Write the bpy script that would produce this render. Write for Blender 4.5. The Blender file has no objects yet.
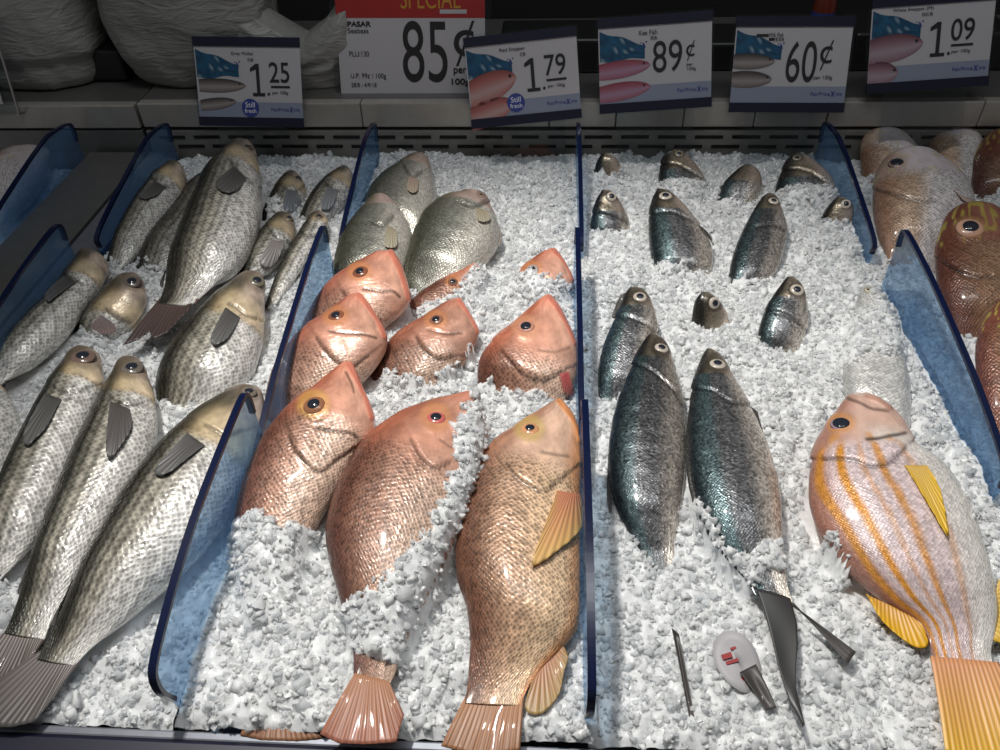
import bpy, bmesh, math, random
import numpy as np
from mathutils import Vector, Matrix
from mathutils.bvhtree import BVHTree
random.seed(7); rng = np.random.default_rng(11)
S = bpy.context.scene; COL = S.collection
# ------------------------------------------------------------------ camera geometry
F = 785.0
cu = np.array([13800., 235., -785.]); cu /= np.linalg.norm(cu)
cv = np.array([57., -706., 785.]); cv /= np.linalg.norm(cv)
cu -= cu.dot(cv)*cv; cu /= np.linalg.norm(cu)
cn = np.cross(cu, cv)
R3 = np.array([cu, cv, cn])            # camera (right, down, forward) -> world (across, away, up)
Z0 = 0.85                               # height of the ice above the shop floor
def raydir(px, py):
    d = np.stack([np.asarray(px, float)-500., np.asarray(py, float)-375., np.full(np.shape(px), F)], -1)
    return d @ R3.T
def _foot(px, py):
    d = raydir(px, py); return d[:2]/-d[2]
HC = 0.30/np.linalg.norm(_foot(568, 440.)-_foot(277, 440.))
CAM = np.array([0., 0., Z0+HC])
def bp(px, py, w=0.0):                  # photo point -> world point at height w above the ice
    d = raydir(px, py); t = (w-HC)/d[..., 2]
    return CAM + d*t[..., None]
def bplane(px, py, P, N):               # photo point -> world point on a plane
    d = raydir(px, py); t = np.dot(P-CAM, N)/(d @ N)
    return CAM + d*t[..., None]
def proj(p):
    q = (np.asarray(p)-CAM) @ R3
    return 500+F*q[..., 0]/q[..., 2], 375+F*q[..., 1]/q[..., 2]
cam_d = bpy.data.cameras.new('camera'); cam = bpy.data.objects.new('camera', cam_d); COL.objects.link(cam)
cam_d.sensor_width = 36; cam_d.lens = 36*F/1000; cam_d.clip_start = 0.01
M = Matrix(((cu[0], -cu[1], -cu[2], CAM[0]), (cv[0], -cv[1], -cv[2], CAM[1]), (cn[0], -cn[1], -cn[2], CAM[2]), (0, 0, 0, 1)))
cam.matrix_world = M; S.camera = cam
# ------------------------------------------------------------------ helpers
def tag(o, label=None, cat=None, group=None, kind=None):
    for k, v in (('label', label), ('category', cat), ('group', group), ('kind', kind)):
        if v: o[k] = v
    return o
def empty(name, loc):
    o = bpy.data.objects.new(name, None); COL.objects.link(o); o.location = Vector(loc); o.empty_display_size = .02
    return o
def mobj(name, verts, faces, mat, parent=None, off=None, smooth=True, col=None, uv=None, sc=None):
    me = bpy.data.meshes.new(name)
    v = np.asarray(verts, float)
    if off is not None: v = v-np.asarray(off)
    me.from_pydata(v.tolist() if len(v) < 500 else [tuple(x) for x in v.tolist()], [], faces)
    if smooth: me.polygons.foreach_set('use_smooth', np.ones(len(me.polygons), bool))
    if col is not None:
        a = me.attributes.new('Col', 'FLOAT_COLOR', 'POINT')
        c = np.ones((len(v), 4), np.float32); c[:, :3] = col; a.data.foreach_set('color', c.ravel())
    if sc is not None:
        a = me.attributes.new('sc', 'FLOAT', 'POINT'); a.data.foreach_set('value', np.asarray(sc, np.float32))
    if uv is not None:
        l = me.uv_layers.new(name='UVMap'); li = np.zeros(len(me.loops), np.int32); me.loops.foreach_get('vertex_index', li)
        l.data.foreach_set('uv', np.asarray(uv, np.float32)[li].ravel())
    me.update()
    o = bpy.data.objects.new(name, me); COL.objects.link(o)
    if mat: me.materials.append(mat)
    if parent: o.parent = parent
    return o
def box_vf(x0, x1, y0, y1, z0, z1):
    v = [(x, y, z) for z in (z0, z1) for y in (y0, y1) for x in (x0, x1)]
    f = [(0, 2, 3, 1), (4, 5, 7, 6), (0, 1, 5, 4), (2, 6, 7, 3), (0, 4, 6, 2), (1, 3, 7, 5)]
    return v, f
def join_vf(parts):
    V, Fc = [], []
    for v, f in parts:
        n = len(V); V += [tuple(p) for p in v]; Fc += [tuple(i+n for i in q) for q in f]
    return V, Fc
def bevel(o, w=.002, seg=2):
    m = o.modifiers.new('bevel', 'BEVEL'); m.width = w; m.segments = seg; m.limit_method = 'ANGLE'; return o
def grid_faces(n, m, wrap=False):
    f = []
    mm = m if wrap else m-1
    for i in range(n-1):
        a = i*m
        for j in range(mm):
            k = (j+1) % m
            f.append((a+j, a+k, a+m+k, a+m+j))
    return f
def catmull(P, t):
    P = np.asarray(P, float); n = len(P)
    t = np.clip(t, 0, n-1-1e-9); i = t.astype(int); f = (t-i)[:, None]
    g = lambda k: P[np.clip(k, 0, n-1)]
    p0 = np.where((i == 0)[:, None], 2*g(i)-g(i+1), g(i-1)); p1 = g(i); p2 = g(i+1)
    p3 = np.where((i == n-2)[:, None], 2*g(i+1)-g(i), g(i+2))
    return .5*((2*p1)+(-p0+p2)*f+(2*p0-5*p1+4*p2-p3)*f**2+(-p0+3*p1-3*p2+p3)*f**3)
def resamp(P, n):
    P = np.asarray(P, float)
    if len(P) == 1: return np.repeat(P, n, 0)
    d = np.r_[0, np.cumsum(np.linalg.norm(np.diff(P, axis=0), axis=1))]
    s = np.linspace(0, d[-1], n)
    return np.stack([np.interp(s, d, P[:, k]) for k in range(P.shape[1])], 1)
_tab = rng.random((256, 256))
def vnoise(x, y):
    xi = np.floor(x).astype(int); yi = np.floor(y).astype(int); fx = x-xi; fy = y-yi
    fx = fx*fx*(3-2*fx); fy = fy*fy*(3-2*fy)
    g = lambda a, b: _tab[a % 256, b % 256]
    return (g(xi, yi)*(1-fx)+g(xi+1, yi)*fx)*(1-fy)+(g(xi, yi+1)*(1-fx)+g(xi+1, yi+1)*fx)*fy-.5
def sstep(a, b, x):
    t = np.clip((x-a)/(b-a), 0, 1); return t*t*(3-2*t)
def mixc(a, b, t): return a*(1-t[:, None])+b*t[:, None]
C3 = lambda *c: np.array(c, float)
def polydist(px, py, poly):
    P = np.asarray(poly, float); best = np.full(px.shape, 1e9)
    for (x0, y0), (x1, y1) in zip(P[:-1], P[1:]):
        dx, dy = x1-x0, y1-y0; L = dx*dx+dy*dy+1e-9
        t = np.clip(((px-x0)*dx+(py-y0)*dy)/L, 0, 1)
        best = np.minimum(best, np.hypot(px-x0-t*dx, py-y0-t*dy))
    return best
def inpoly(px, py, poly):
    P = np.asarray(poly, float); r = np.zeros(px.shape, bool)
    for (x0, y0), (x1, y1) in zip(P, np.roll(P, -1, 0)):
        c = ((y0 > py) != (y1 > py)) & (px < (x1-x0)*(py-y0)/(y1-y0+1e-12)+x0); r ^= c
    return r
# ------------------------------------------------------------------ materials
class NT:
    def __init__(s, name):
        s.m = bpy.data.materials.new(name); s.m.use_nodes = True; s.t = s.m.node_tree; s.t.nodes.clear()
        s.out = s.n('ShaderNodeOutputMaterial')
    def n(s, kind, **kw):
        o = s.t.nodes.new(kind)
        for k, v in kw.items():
            if hasattr(o, k): setattr(o, k, v)
        return o
    def l(s, a, b): s.t.links.new(a, b)
    def math(s, op, a, b=None):
        o = s.n('ShaderNodeMath', operation=op)
        for i, x in enumerate((a, b)):
            if x is None: continue
            if isinstance(x, (int, float)): o.inputs[i].default_value = x
            else: s.l(x, o.inputs[i])
        return o.outputs[0]
    def mix(s, fac, a, b, mode='MIX'):
        o = s.n('ShaderNodeMixRGB', blend_type=mode)
        for i, x in enumerate((fac, a, b)):
            if isinstance(x, (int, float)): o.inputs[i].default_value = x
            elif isinstance(x, tuple): o.inputs[i].default_value = (*x, 1)[:4]
            else: s.l(x, o.inputs[i])
        return o.outputs[0]
def pbsdf(nt, **kw):
    b = nt.n('ShaderNodeBsdfPrincipled'); nt.l(b.outputs[0], nt.out.inputs[0])
    for k, v in kw.items(): b.inputs[k].default_value = v if not isinstance(v, tuple) else (*v, 1)[:4]
    return b
def simple(name, col, rough=.5, metal=0., noise=0., nscale=40., bump=0., **kw):
    nt = NT(name); b = pbsdf(nt, **{'Base Color': col, 'Roughness': rough, 'Metallic': metal}, **kw)
    if noise or bump:
        tc = nt.n('ShaderNodeTexCoord'); nz = nt.n('ShaderNodeTexNoise'); nz.inputs['Scale'].default_value = nscale; nz.inputs['Detail'].default_value = 6
        nt.l(tc.outputs['Object'], nz.inputs['Vector'])
        if noise:
            c = nt.mix(nz.outputs[0], tuple(x*(1-noise) for x in col), tuple(min(1, x*(1+noise)) for x in col)); nt.l(c, b.inputs['Base Color'])
        if bump:
            bu = nt.n('ShaderNodeBump'); bu.inputs['Strength'].default_value = bump; bu.inputs['Distance'].default_value = .002
            nt.l(nz.outputs[0], bu.inputs['Height']); nt.l(bu.outputs[0], b.inputs['Normal'])
    return nt.m
def fish_mat(name, size, dark, rough=.3, metal=.2, bump=.5, coat=.5, glit=.25, edge=True, spot=.0):
    nt = NT(name); b = pbsdf(nt, Roughness=rough, Metallic=metal)
    b.inputs['Specular IOR Level'].default_value = .38
    b.inputs['Coat Weight'].default_value = coat; b.inputs['Coat Roughness'].default_value = .12
    at = nt.n('ShaderNodeAttribute', attribute_name='Col'); sc = nt.n('ShaderNodeAttribute', attribute_name='sc')
    uv = nt.n('ShaderNodeUVMap'); mp = nt.n('ShaderNodeMapping'); mp.inputs['Rotation'].default_value = (0, 0, math.pi/4)
    for i in range(2): mp.inputs['Scale'].default_value[i] = 1/size
    nt.l(uv.outputs[0], mp.inputs[0])
    vo = nt.n('ShaderNodeTexVoronoi', voronoi_dimensions='2D'); vo.inputs['Scale'].default_value = 1; vo.inputs['Randomness'].default_value = .42
    nt.l(mp.outputs[0], vo.inputs['Vector'])
    cr = nt.n('ShaderNodeValToRGB'); e = cr.color_ramp.elements
    if edge: e[0].position = .32; e[0].color = (1, 1, 1, 1); e[1].position = .62; e[1].color = (0, 0, 0, 1)
    else: e[0].position = .12; e[0].color = (0, 0, 0, 1); e[1].position = .5; e[1].color = (1, 1, 1, 1)
    nt.l(vo.outputs['Distance'], cr.inputs[0])
    ds = nt.math('MULTIPLY', nt.math('SUBTRACT', 1., cr.outputs[0]), nt.math('MULTIPLY', sc.outputs['Fac'], dark))
    sep = nt.n('ShaderNodeSeparateColor'); nt.l(vo.outputs['Color'], sep.inputs[0])
    gl = nt.math('MULTIPLY', nt.math('SUBTRACT', sep.outputs[0], .5), nt.math('MULTIPLY', sc.outputs['Fac'], 2*glit))  # random brightness per scale, glitter painted into the skin colour
    k = nt.math('MULTIPLY', nt.math('SUBTRACT', 1., ds), nt.math('ADD', 1., gl))
    nz = nt.n('ShaderNodeTexNoise'); nz.inputs['Scale'].default_value = 60; nz.inputs['Detail'].default_value = 5
    nt.l(uv.outputs[0], nz.inputs['Vector'])
    k = nt.math('MULTIPLY', k, nt.math('ADD', .72, nt.math('MULTIPLY', nz.outputs[0], .56)))
    cc = nt.n('ShaderNodeVectorMath', operation='SCALE'); nt.l(at.outputs['Color'], cc.inputs[0]); nt.l(k, cc.inputs['Scale'])
    nt.l(cc.outputs[0], b.inputs['Base Color'])
    nt.l(nt.math('ADD', rough-.1, nt.math('MULTIPLY', sep.outputs[1], .22)), b.inputs['Roughness'])
    h = nt.math('MULTIPLY', nt.math('ADD', nt.math('SUBTRACT', 1., vo.outputs['Distance']), nt.math('MULTIPLY', sep.outputs[2], .35)), sc.outputs['Fac'])
    bu = nt.n('ShaderNodeBump'); bu.inputs['Strength'].default_value = bump; bu.inputs['Distance'].default_value = size*.3
    nt.l(h, bu.inputs['Height'])
    b2 = nt.n('ShaderNodeBump'); b2.inputs['Strength'].default_value = .25; b2.inputs['Distance'].default_value = .002
    n2 = nt.n('ShaderNodeTexNoise'); n2.inputs['Scale'].default_value = 260; nt.l(uv.outputs[0], n2.inputs['Vector'])
    nt.l(n2.outputs[0], b2.inputs['Height']); nt.l(bu.outputs[0], b2.inputs['Normal']); nt.l(b2.outputs[0], b.inputs['Normal'])
    return nt.m
def fin_mat(name):
    nt = NT(name); b = pbsdf(nt, Roughness=.42); b.inputs['Coat Weight'].default_value = .1
    at = nt.n('ShaderNodeAttribute', attribute_name='Col'); uv = nt.n('ShaderNodeUVMap')
    sx = nt.n('ShaderNodeSeparateXYZ'); nt.l(uv.outputs[0], sx.inputs[0])
    w = nt.math('SINE', nt.math('MULTIPLY', sx.outputs[0], 95.))
    k = nt.math('ADD', .86, nt.math('MULTIPLY', w, .13))
    cc = nt.n('ShaderNodeVectorMath', operation='SCALE'); nt.l(at.outputs['Color'], cc.inputs[0]); nt.l(k, cc.inputs['Scale'])
    nt.l(cc.outputs[0], b.inputs['Base Color'])
    bu = nt.n('ShaderNodeBump'); bu.inputs['Strength'].default_value = .3; bu.inputs['Distance'].default_value = .001
    nt.l(w, bu.inputs['Height']); nt.l(bu.outputs[0], b.inputs['Normal'])
    return nt.m
def printed(name, rough=.4):           # flat printed ink, colour stored on the print
    nt = NT(name); b = pbsdf(nt, Roughness=rough); at = nt.n('ShaderNodeAttribute', attribute_name='Col'); nt.l(at.outputs['Color'], b.inputs['Base Color'])
    return nt.m
def clear_mat(name, tint, gloss=.08, diff=0., dcol=(.5, .6, .8), through=False):
    nt = NT(name); tr = nt.n('ShaderNodeBsdfTransparent'); tr.inputs[0].default_value = (*tint, 1)
    gl = nt.n('ShaderNodeBsdfGlossy'); gl.inputs['Roughness'].default_value = .06
    fr = nt.n('ShaderNodeFresnel'); fr.inputs[0].default_value = 1.45
    m = nt.n('ShaderNodeMixShader'); nt.l(nt.math('MULTIPLY', fr.outputs[0], gloss/.04*.5), m.inputs[0]); nt.l(tr.outputs[0], m.inputs[1]); nt.l(gl.outputs[0], m.inputs[2])
    o = m.outputs[0]
    if diff:
        tl = nt.n('ShaderNodeBsdfTranslucent' if through else 'ShaderNodeBsdfDiffuse'); tl.inputs[0].default_value = (*dcol, 1)
        tc = nt.n('ShaderNodeTexCoord'); nz = nt.n('ShaderNodeTexNoise'); nz.inputs['Scale'].default_value = 30; nz.inputs['Detail'].default_value = 5
        nt.l(tc.outputs['Object'], nz.inputs['Vector'])
        m2 = nt.n('ShaderNodeMixShader'); nt.l(nt.math('MULTIPLY', nz.outputs[0], diff*2), m2.inputs[0]); nt.l(o, m2.inputs[1]); nt.l(tl.outputs[0], m2.inputs[2]); o = m2.outputs[0]
    nt.l(o, nt.out.inputs[0]); return nt.m
def ice_mat(name='crushed_ice', trans=.0, sss=.55):
    nt = NT(name); b = pbsdf(nt, **{'Base Color': (.885, .90, .905), 'Roughness': .16, 'IOR': 1.31})
    b.inputs['Transmission Weight'].default_value = trans
    b.inputs['Subsurface Weight'].default_value = sss; b.inputs['Subsurface Radius'].default_value = (.009, .0095, .010); b.inputs['Subsurface Scale'].default_value = 1.
    if trans:
        b.inputs['Transmission Weight'].default_value = 0; tr = nt.n('ShaderNodeBsdfTransparent'); m = nt.n('ShaderNodeMixShader'); m.inputs[0].default_value = trans
        tl = nt.n('ShaderNodeBsdfTranslucent'); tl.inputs[0].default_value = (.96, .97, .98, 1); m0 = nt.n('ShaderNodeMixShader'); m0.inputs[0].default_value = .45
        nt.l(b.outputs[0], m0.inputs[1]); nt.l(tl.outputs[0], m0.inputs[2]); nt.l(m0.outputs[0], m.inputs[1]); nt.l(tr.outputs[0], m.inputs[2]); nt.l(m.outputs[0], nt.out.inputs[0])
    tc = nt.n('ShaderNodeTexCoord'); nz = nt.n('ShaderNodeTexNoise'); nz.inputs['Scale'].default_value = 220; nz.inputs['Detail'].default_value = 4
    nt.l(tc.outputs['Object'], nz.inputs['Vector'])
    bu = nt.n('ShaderNodeBump'); bu.inputs['Strength'].default_value = .5; bu.inputs['Distance'].default_value = .002
    nt.l(nz.outputs[0], bu.inputs['Height']); nt.l(bu.outputs[0], b.inputs['Normal'])
    return nt.m
MAT = {
 'mullet': fish_mat('mullet_skin', .0046, .45, .32, .10, .35, .14, .34, edge=False),
 'snapper': fish_mat('snapper_skin', .0034, .50, .34, .10, .35, .2, .34, edge=False),
 'perch': fish_mat('seabass_skin', .0030, .35, .34, .35, .4, .3, .2),
 'milk': fish_mat('milkfish_skin', .0021, .3, .30, .55, .4, .4, .5),
 'stripe': fish_mat('striped_snapper_skin', .0024, .2, .36, .1, .5, .3, .22),
 'bream': fish_mat('bream_skin', .0034, .45, .33, .12, .5, .4, .25, edge=False),
 'fin': fin_mat('fish_fin'),
 'iris': printed('fish_iris', .15),
 'pupil': simple('fish_pupil', (.022, .026, .036), .08),
 'ice': ice_mat(), 'chip': ice_mat('ice_chips', .30, .0),
 'panel': clear_mat('blue_acrylic', (.74, .87, .98), .022, .22, (.36, .58, .92), True),
 'edge': simple('navy_acrylic_edge', (.005, .010, .042), .2),
 'clear': clear_mat('clear_acrylic', (.93, .95, .96), .04),
 'steel': simple('brushed_steel', (.46, .43, .39), .4, .45, .15, 60, .05),
 'steel_dark': simple('grey_steel', (.23, .225, .215), .42, .7, .15, 50, .05),
 'vent': simple('vent_steel', (.27, .26, .235), .45, .4, .15, 50),
 'black': simple('black_plastic', (.012, .012, .012), .45),
 'slot': simple('dark_slot', (.006, .006, .006), .8),
 'navy': simple('navy_plastic', (.005, .005, .024), .45),
 'ink': simple('black_ink', (.015, .013, .015), .6),
 'blue_ink': simple('blue_ink', (.03, .05, .25), .6),
 'white_ink': simple('white_ink', (.8, .8, .82), .5),
 'card': simple('white_card', (.46, .44, .455), .55),
 'band': simple('pale_blue_print', (.23, .26, .34), .5),
 'red': simple('red_print', (.34, .018, .018), .5),
 'amber': simple('amber_print', (.50, .25, .03), .5),
 'print': printed('colour_print'),
 'wall': simple('dark_wall', (.02, .019, .018), .7, 0, .3, 8),
 'tray': simple('tray_steel', (.20, .21, .24), .45, .5, .2, 90),
 'floor': simple('floor_tile', (.25, .24, .22), .5, 0, .2, 6),
}
def bag_mat():
    nt = NT('translucent_plastic_bags'); b = pbsdf(nt, **{'Base Color': (.30, .295, .275), 'Roughness': .35})
    b.inputs['Subsurface Weight'].default_value = .25; b.inputs['Subsurface Radius'].default_value = (.01, .01, .01)
    tc = nt.n('ShaderNodeTexCoord'); mp = nt.n('ShaderNodeMapping'); mp.inputs['Scale'].default_value = (14, 14, 55); mp.inputs['Rotation'].default_value = (0, .25, 0)
    nz = nt.n('ShaderNodeTexNoise'); nz.inputs['Scale'].default_value = 1.2; nz.inputs['Detail'].default_value = 8; nz.inputs['Distortion'].default_value = 1.5
    nt.l(tc.outputs['Object'], mp.inputs[0]); nt.l(mp.outputs[0], nz.inputs['Vector'])
    bu = nt.n('ShaderNodeBump'); bu.inputs['Strength'].default_value = .8; bu.inputs['Distance'].default_value = .006
    nt.l(nz.outputs[0], bu.inputs['Height']); nt.l(bu.outputs[0], b.inputs['Normal'])
    return nt.m
MAT['bag'] = bag_mat()
# ------------------------------------------------------------------ fish
FISH = []       # coarse body samples, for laying the ice around the bodies
def lerp(a, b, t): return a+(b-a)*t
def col_mullet(hd, h, px, py, arc):
    dark = C3(.045, .042, .030); mid = C3(.50, .465, .38); pale = C3(.80, .77, .72); n = len(h)
    c = mixc(np.tile(dark, (n, 1)), np.tile(mid, (n, 1)), sstep(.56, -.04, h)); c = mixc(c, np.tile(pale, (n, 1)), sstep(.0, -.55, h))
    st = sstep(.25, .85, .5+.5*np.sin(arc/.0082*2*math.pi+.8*vnoise(hd*6, h*3)))
    c = c*(1-(.50*st*sstep(-.85, -.2, h)*sstep(.98, .7, h)*sstep(.9, 1.2, hd)))[:, None]
    head = sstep(1.02, .9, hd)
    gold = mixc(np.tile(C3(.055, .047, .032), (n, 1)), np.tile(C3(.30, .215, .11), (n, 1)), sstep(.55, -.05, h)*sstep(.25, .75, hd))
    gold = mixc(gold, np.tile(C3(.56, .43, .34), (n, 1)), sstep(-.05, -.6, h)); gold = mixc(gold, np.tile(C3(.19, .145, .115), (n, 1)), sstep(.45, .1, hd)*sstep(-.8, -.2, h)*.85)
    gold = mixc(gold, np.tile(C3(.74, .58, .36), (n, 1)), sstep(.42, .72, hd)*sstep(.35, -.15, h)*sstep(1.05, .85, hd)*.8)
    gold = gold*(1+.7*vnoise(hd*6+3, h*5+9)+.4*vnoise(hd*14, h*11+5))[:, None]
    return mixc(c, gold, head*.92), sstep(.75, 1.05, hd)
def col_snapper(hd, h, px, py, arc):
    n = len(h); T = lambda *a: np.tile(C3(*a), (n, 1))
    c = mixc(T(.17, .065, .042), T(.46, .25, .175), sstep(.80, -.05, h)); c = mixc(c, T(.72, .50, .38), sstep(.1, -.6, h))
    hc = mixc(T(.50, .155, .085), T(.74, .36, .25), sstep(.8, .05, h)); hc = mixc(hc, T(.78, .42, .30), sstep(.0, -.8, h))
    hc = mixc(hc, T(.80, .28, .18), sstep(.28, .05, hd)*.7)
    hc = hc*(1+.45*vnoise(hd*5+2, h*4+7)+.30*vnoise(hd*15+1, h*12))[:, None]
    return mixc(c, hc, sstep(1.15, .75, hd)*.93), sstep(.75, 1.05, hd)
def col_tan(hd, h, px, py, arc):
    n = len(h); T = lambda *a: np.tile(C3(*a), (n, 1))
    c = mixc(T(.20, .09, .055), T(.58, .36, .23), sstep(.8, .0, h)); c = mixc(c, T(.82, .57, .36), sstep(.15, -.6, h))
    c = mixc(c, T(.80, .36, .14), sstep(-.72, -1., h))
    hc = mixc(T(.52, .25, .15), T(.80, .52, .38), sstep(.8, .1, h)); hc = mixc(hc, T(.80, .36, .16), sstep(-.55, -.9, h))
    hc = hc*(1+.35*vnoise(hd*5+12, h*4+3)+.28*vnoise(hd*15+4, h*12))[:, None]
    return mixc(c, hc, sstep(1.15, .75, hd)*.9), sstep(.75, 1.05, hd)
def col_perch(hd, h, px, py, arc):
    n = len(h); T = lambda *a: np.tile(C3(*a), (n, 1))
    c = mixc(T(.075, .075, .05), T(.25, .25, .215), sstep(.8, -.1, h)); c = mixc(c, T(.70, .66, .58), sstep(.1, -.7, h))
    hc = mixc(T(.17, .14, .08), T(.62, .46, .40), sstep(.7, -.3, h))
    return mixc(c, hc, sstep(1.05, .85, hd)), sstep(.9, 1.05, hd)
def col_milk(hd, h, px, py, arc):
    n = len(h); T = lambda *a: np.tile(C3(*a), (n, 1))
    c = mixc(T(.018, .026, .028), T(.075, .11, .115), sstep(.95, .6, h)); c = mixc(c, T(.13, .13, .135), sstep(.5, .2, h))
    c = mixc(c, T(.66, .59, .52), sstep(-.1, -.75, h))
    hc = mixc(T(.035, .032, .028), T(.26, .22, .16), sstep(.75, .2, h)); hc = mixc(hc, T(.55, .44, .36), sstep(.1, -.6, h))
    return mixc(c, hc, sstep(1.03, .93, hd)), sstep(.9, 1.03, hd)
def col_stripe(hd, h, px, py, arc):
    n = len(h); T = lambda *a: np.tile(C3(*a), (n, 1))
    c = mixc(T(.46, .22, .16), T(.76, .62, .62), sstep(.97, .66, h)); c = mixc(c, T(.90, .86, .80), sstep(-.1, -.7, h))
    s = np.zeros(n)
    for k, w, a in ((.86, .045, .9), (.60, .05, 1.), (.33, .03, .55), (.10, .05, .85), (-.32, .05, .45)):
        s = np.maximum(s, a*sstep(w*1.7, w*.5, np.abs(h-k+.05*np.sin(hd*4))))
    c = mixc(c, T(.70, .29, .03), s*sstep(.72, 1.0, hd))
    hc = mixc(T(.44, .22, .16), T(.76, .50, .40), sstep(.9, .3, h)); hc = mixc(hc, T(.84, .74, .66), sstep(.4, -.2, h)*sstep(.5, .85, hd)); hc = mixc(hc, T(.72, .32, .05), sstep(.60, .9, hd)*sstep(.06, .2, vnoise(h*9+4, hd*5+2))*.8)
    return mixc(c, hc, sstep(1.0, .8, hd)), sstep(.8, 1.0, hd)
def col_bream(hd, h, px, py, arc):
    n = len(h); T = lambda *a: np.tile(C3(*a), (n, 1))
    c = mixc(T(.38, .21, .13), T(.62, .44, .31), sstep(.9, .4, h)); c = mixc(c, T(.80, .74, .73), sstep(.35, -.1, h))
    hc = mixc(T(.46, .31, .24), T(.72, .63, .64), sstep(.85, .2, h))
    y = sstep(.1, .22, vnoise(hd*9+3, h*7+40)); hc = mixc(hc, T(.62, .55, .28), y*.5)
    return mixc(c, hc, sstep(1.1, .8, hd)), sstep(.7, 1.0, hd)
def col_redbream(hd, h, px, py, arc):
    n = len(h); T = lambda *a: np.tile(C3(*a), (n, 1))
    c = mixc(T(.13, .045, .028), T(.30, .17, .10), sstep(.9, .0, h)); c = mixc(c, T(.42, .28, .18), sstep(.1, -.7, h))
    hc = mixc(T(.16, .055, .035), T(.30, .13, .09), sstep(.7, -.2, h))
    y = sstep(.12, .2, vnoise(hd*5+9, h*15+60)); hc = mixc(hc, T(.46, .40, .07), y*.6)
    return mixc(c, hc, sstep(1.2, .9, hd)), sstep(.7, 1.05, hd)
def col_silver_glint(hd, h, px, py, arc):  # silver skin, paled all over to paint in the white glint
    n = len(h); T = lambda *a: np.tile(C3(*a), (n, 1))
    return mixc(T(.62, .62, .60), T(.90, .88, .84), sstep(.95, .5, h)), sstep(.5, .9, hd)
SPEC = {'silver': ('perch', col_silver_glint, .50, .5),  # skin, colours, thickness ratio, head length / body depth, fin colour
 'mullet': ('mullet', col_mullet, .66, .95), 'snapper': ('snapper', col_snapper, .50, .92), 'tan': ('snapper', col_tan, .50, .95),
 'perch': ('perch', col_perch, .50, .42), 'milk': ('milk', col_milk, .56, .62), 'stripe': ('stripe', col_stripe, .48, .62),
 'bream': ('bream', col_bream, .50, .62), 'redbream': ('bream', col_redbream, .50, .75)}
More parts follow.
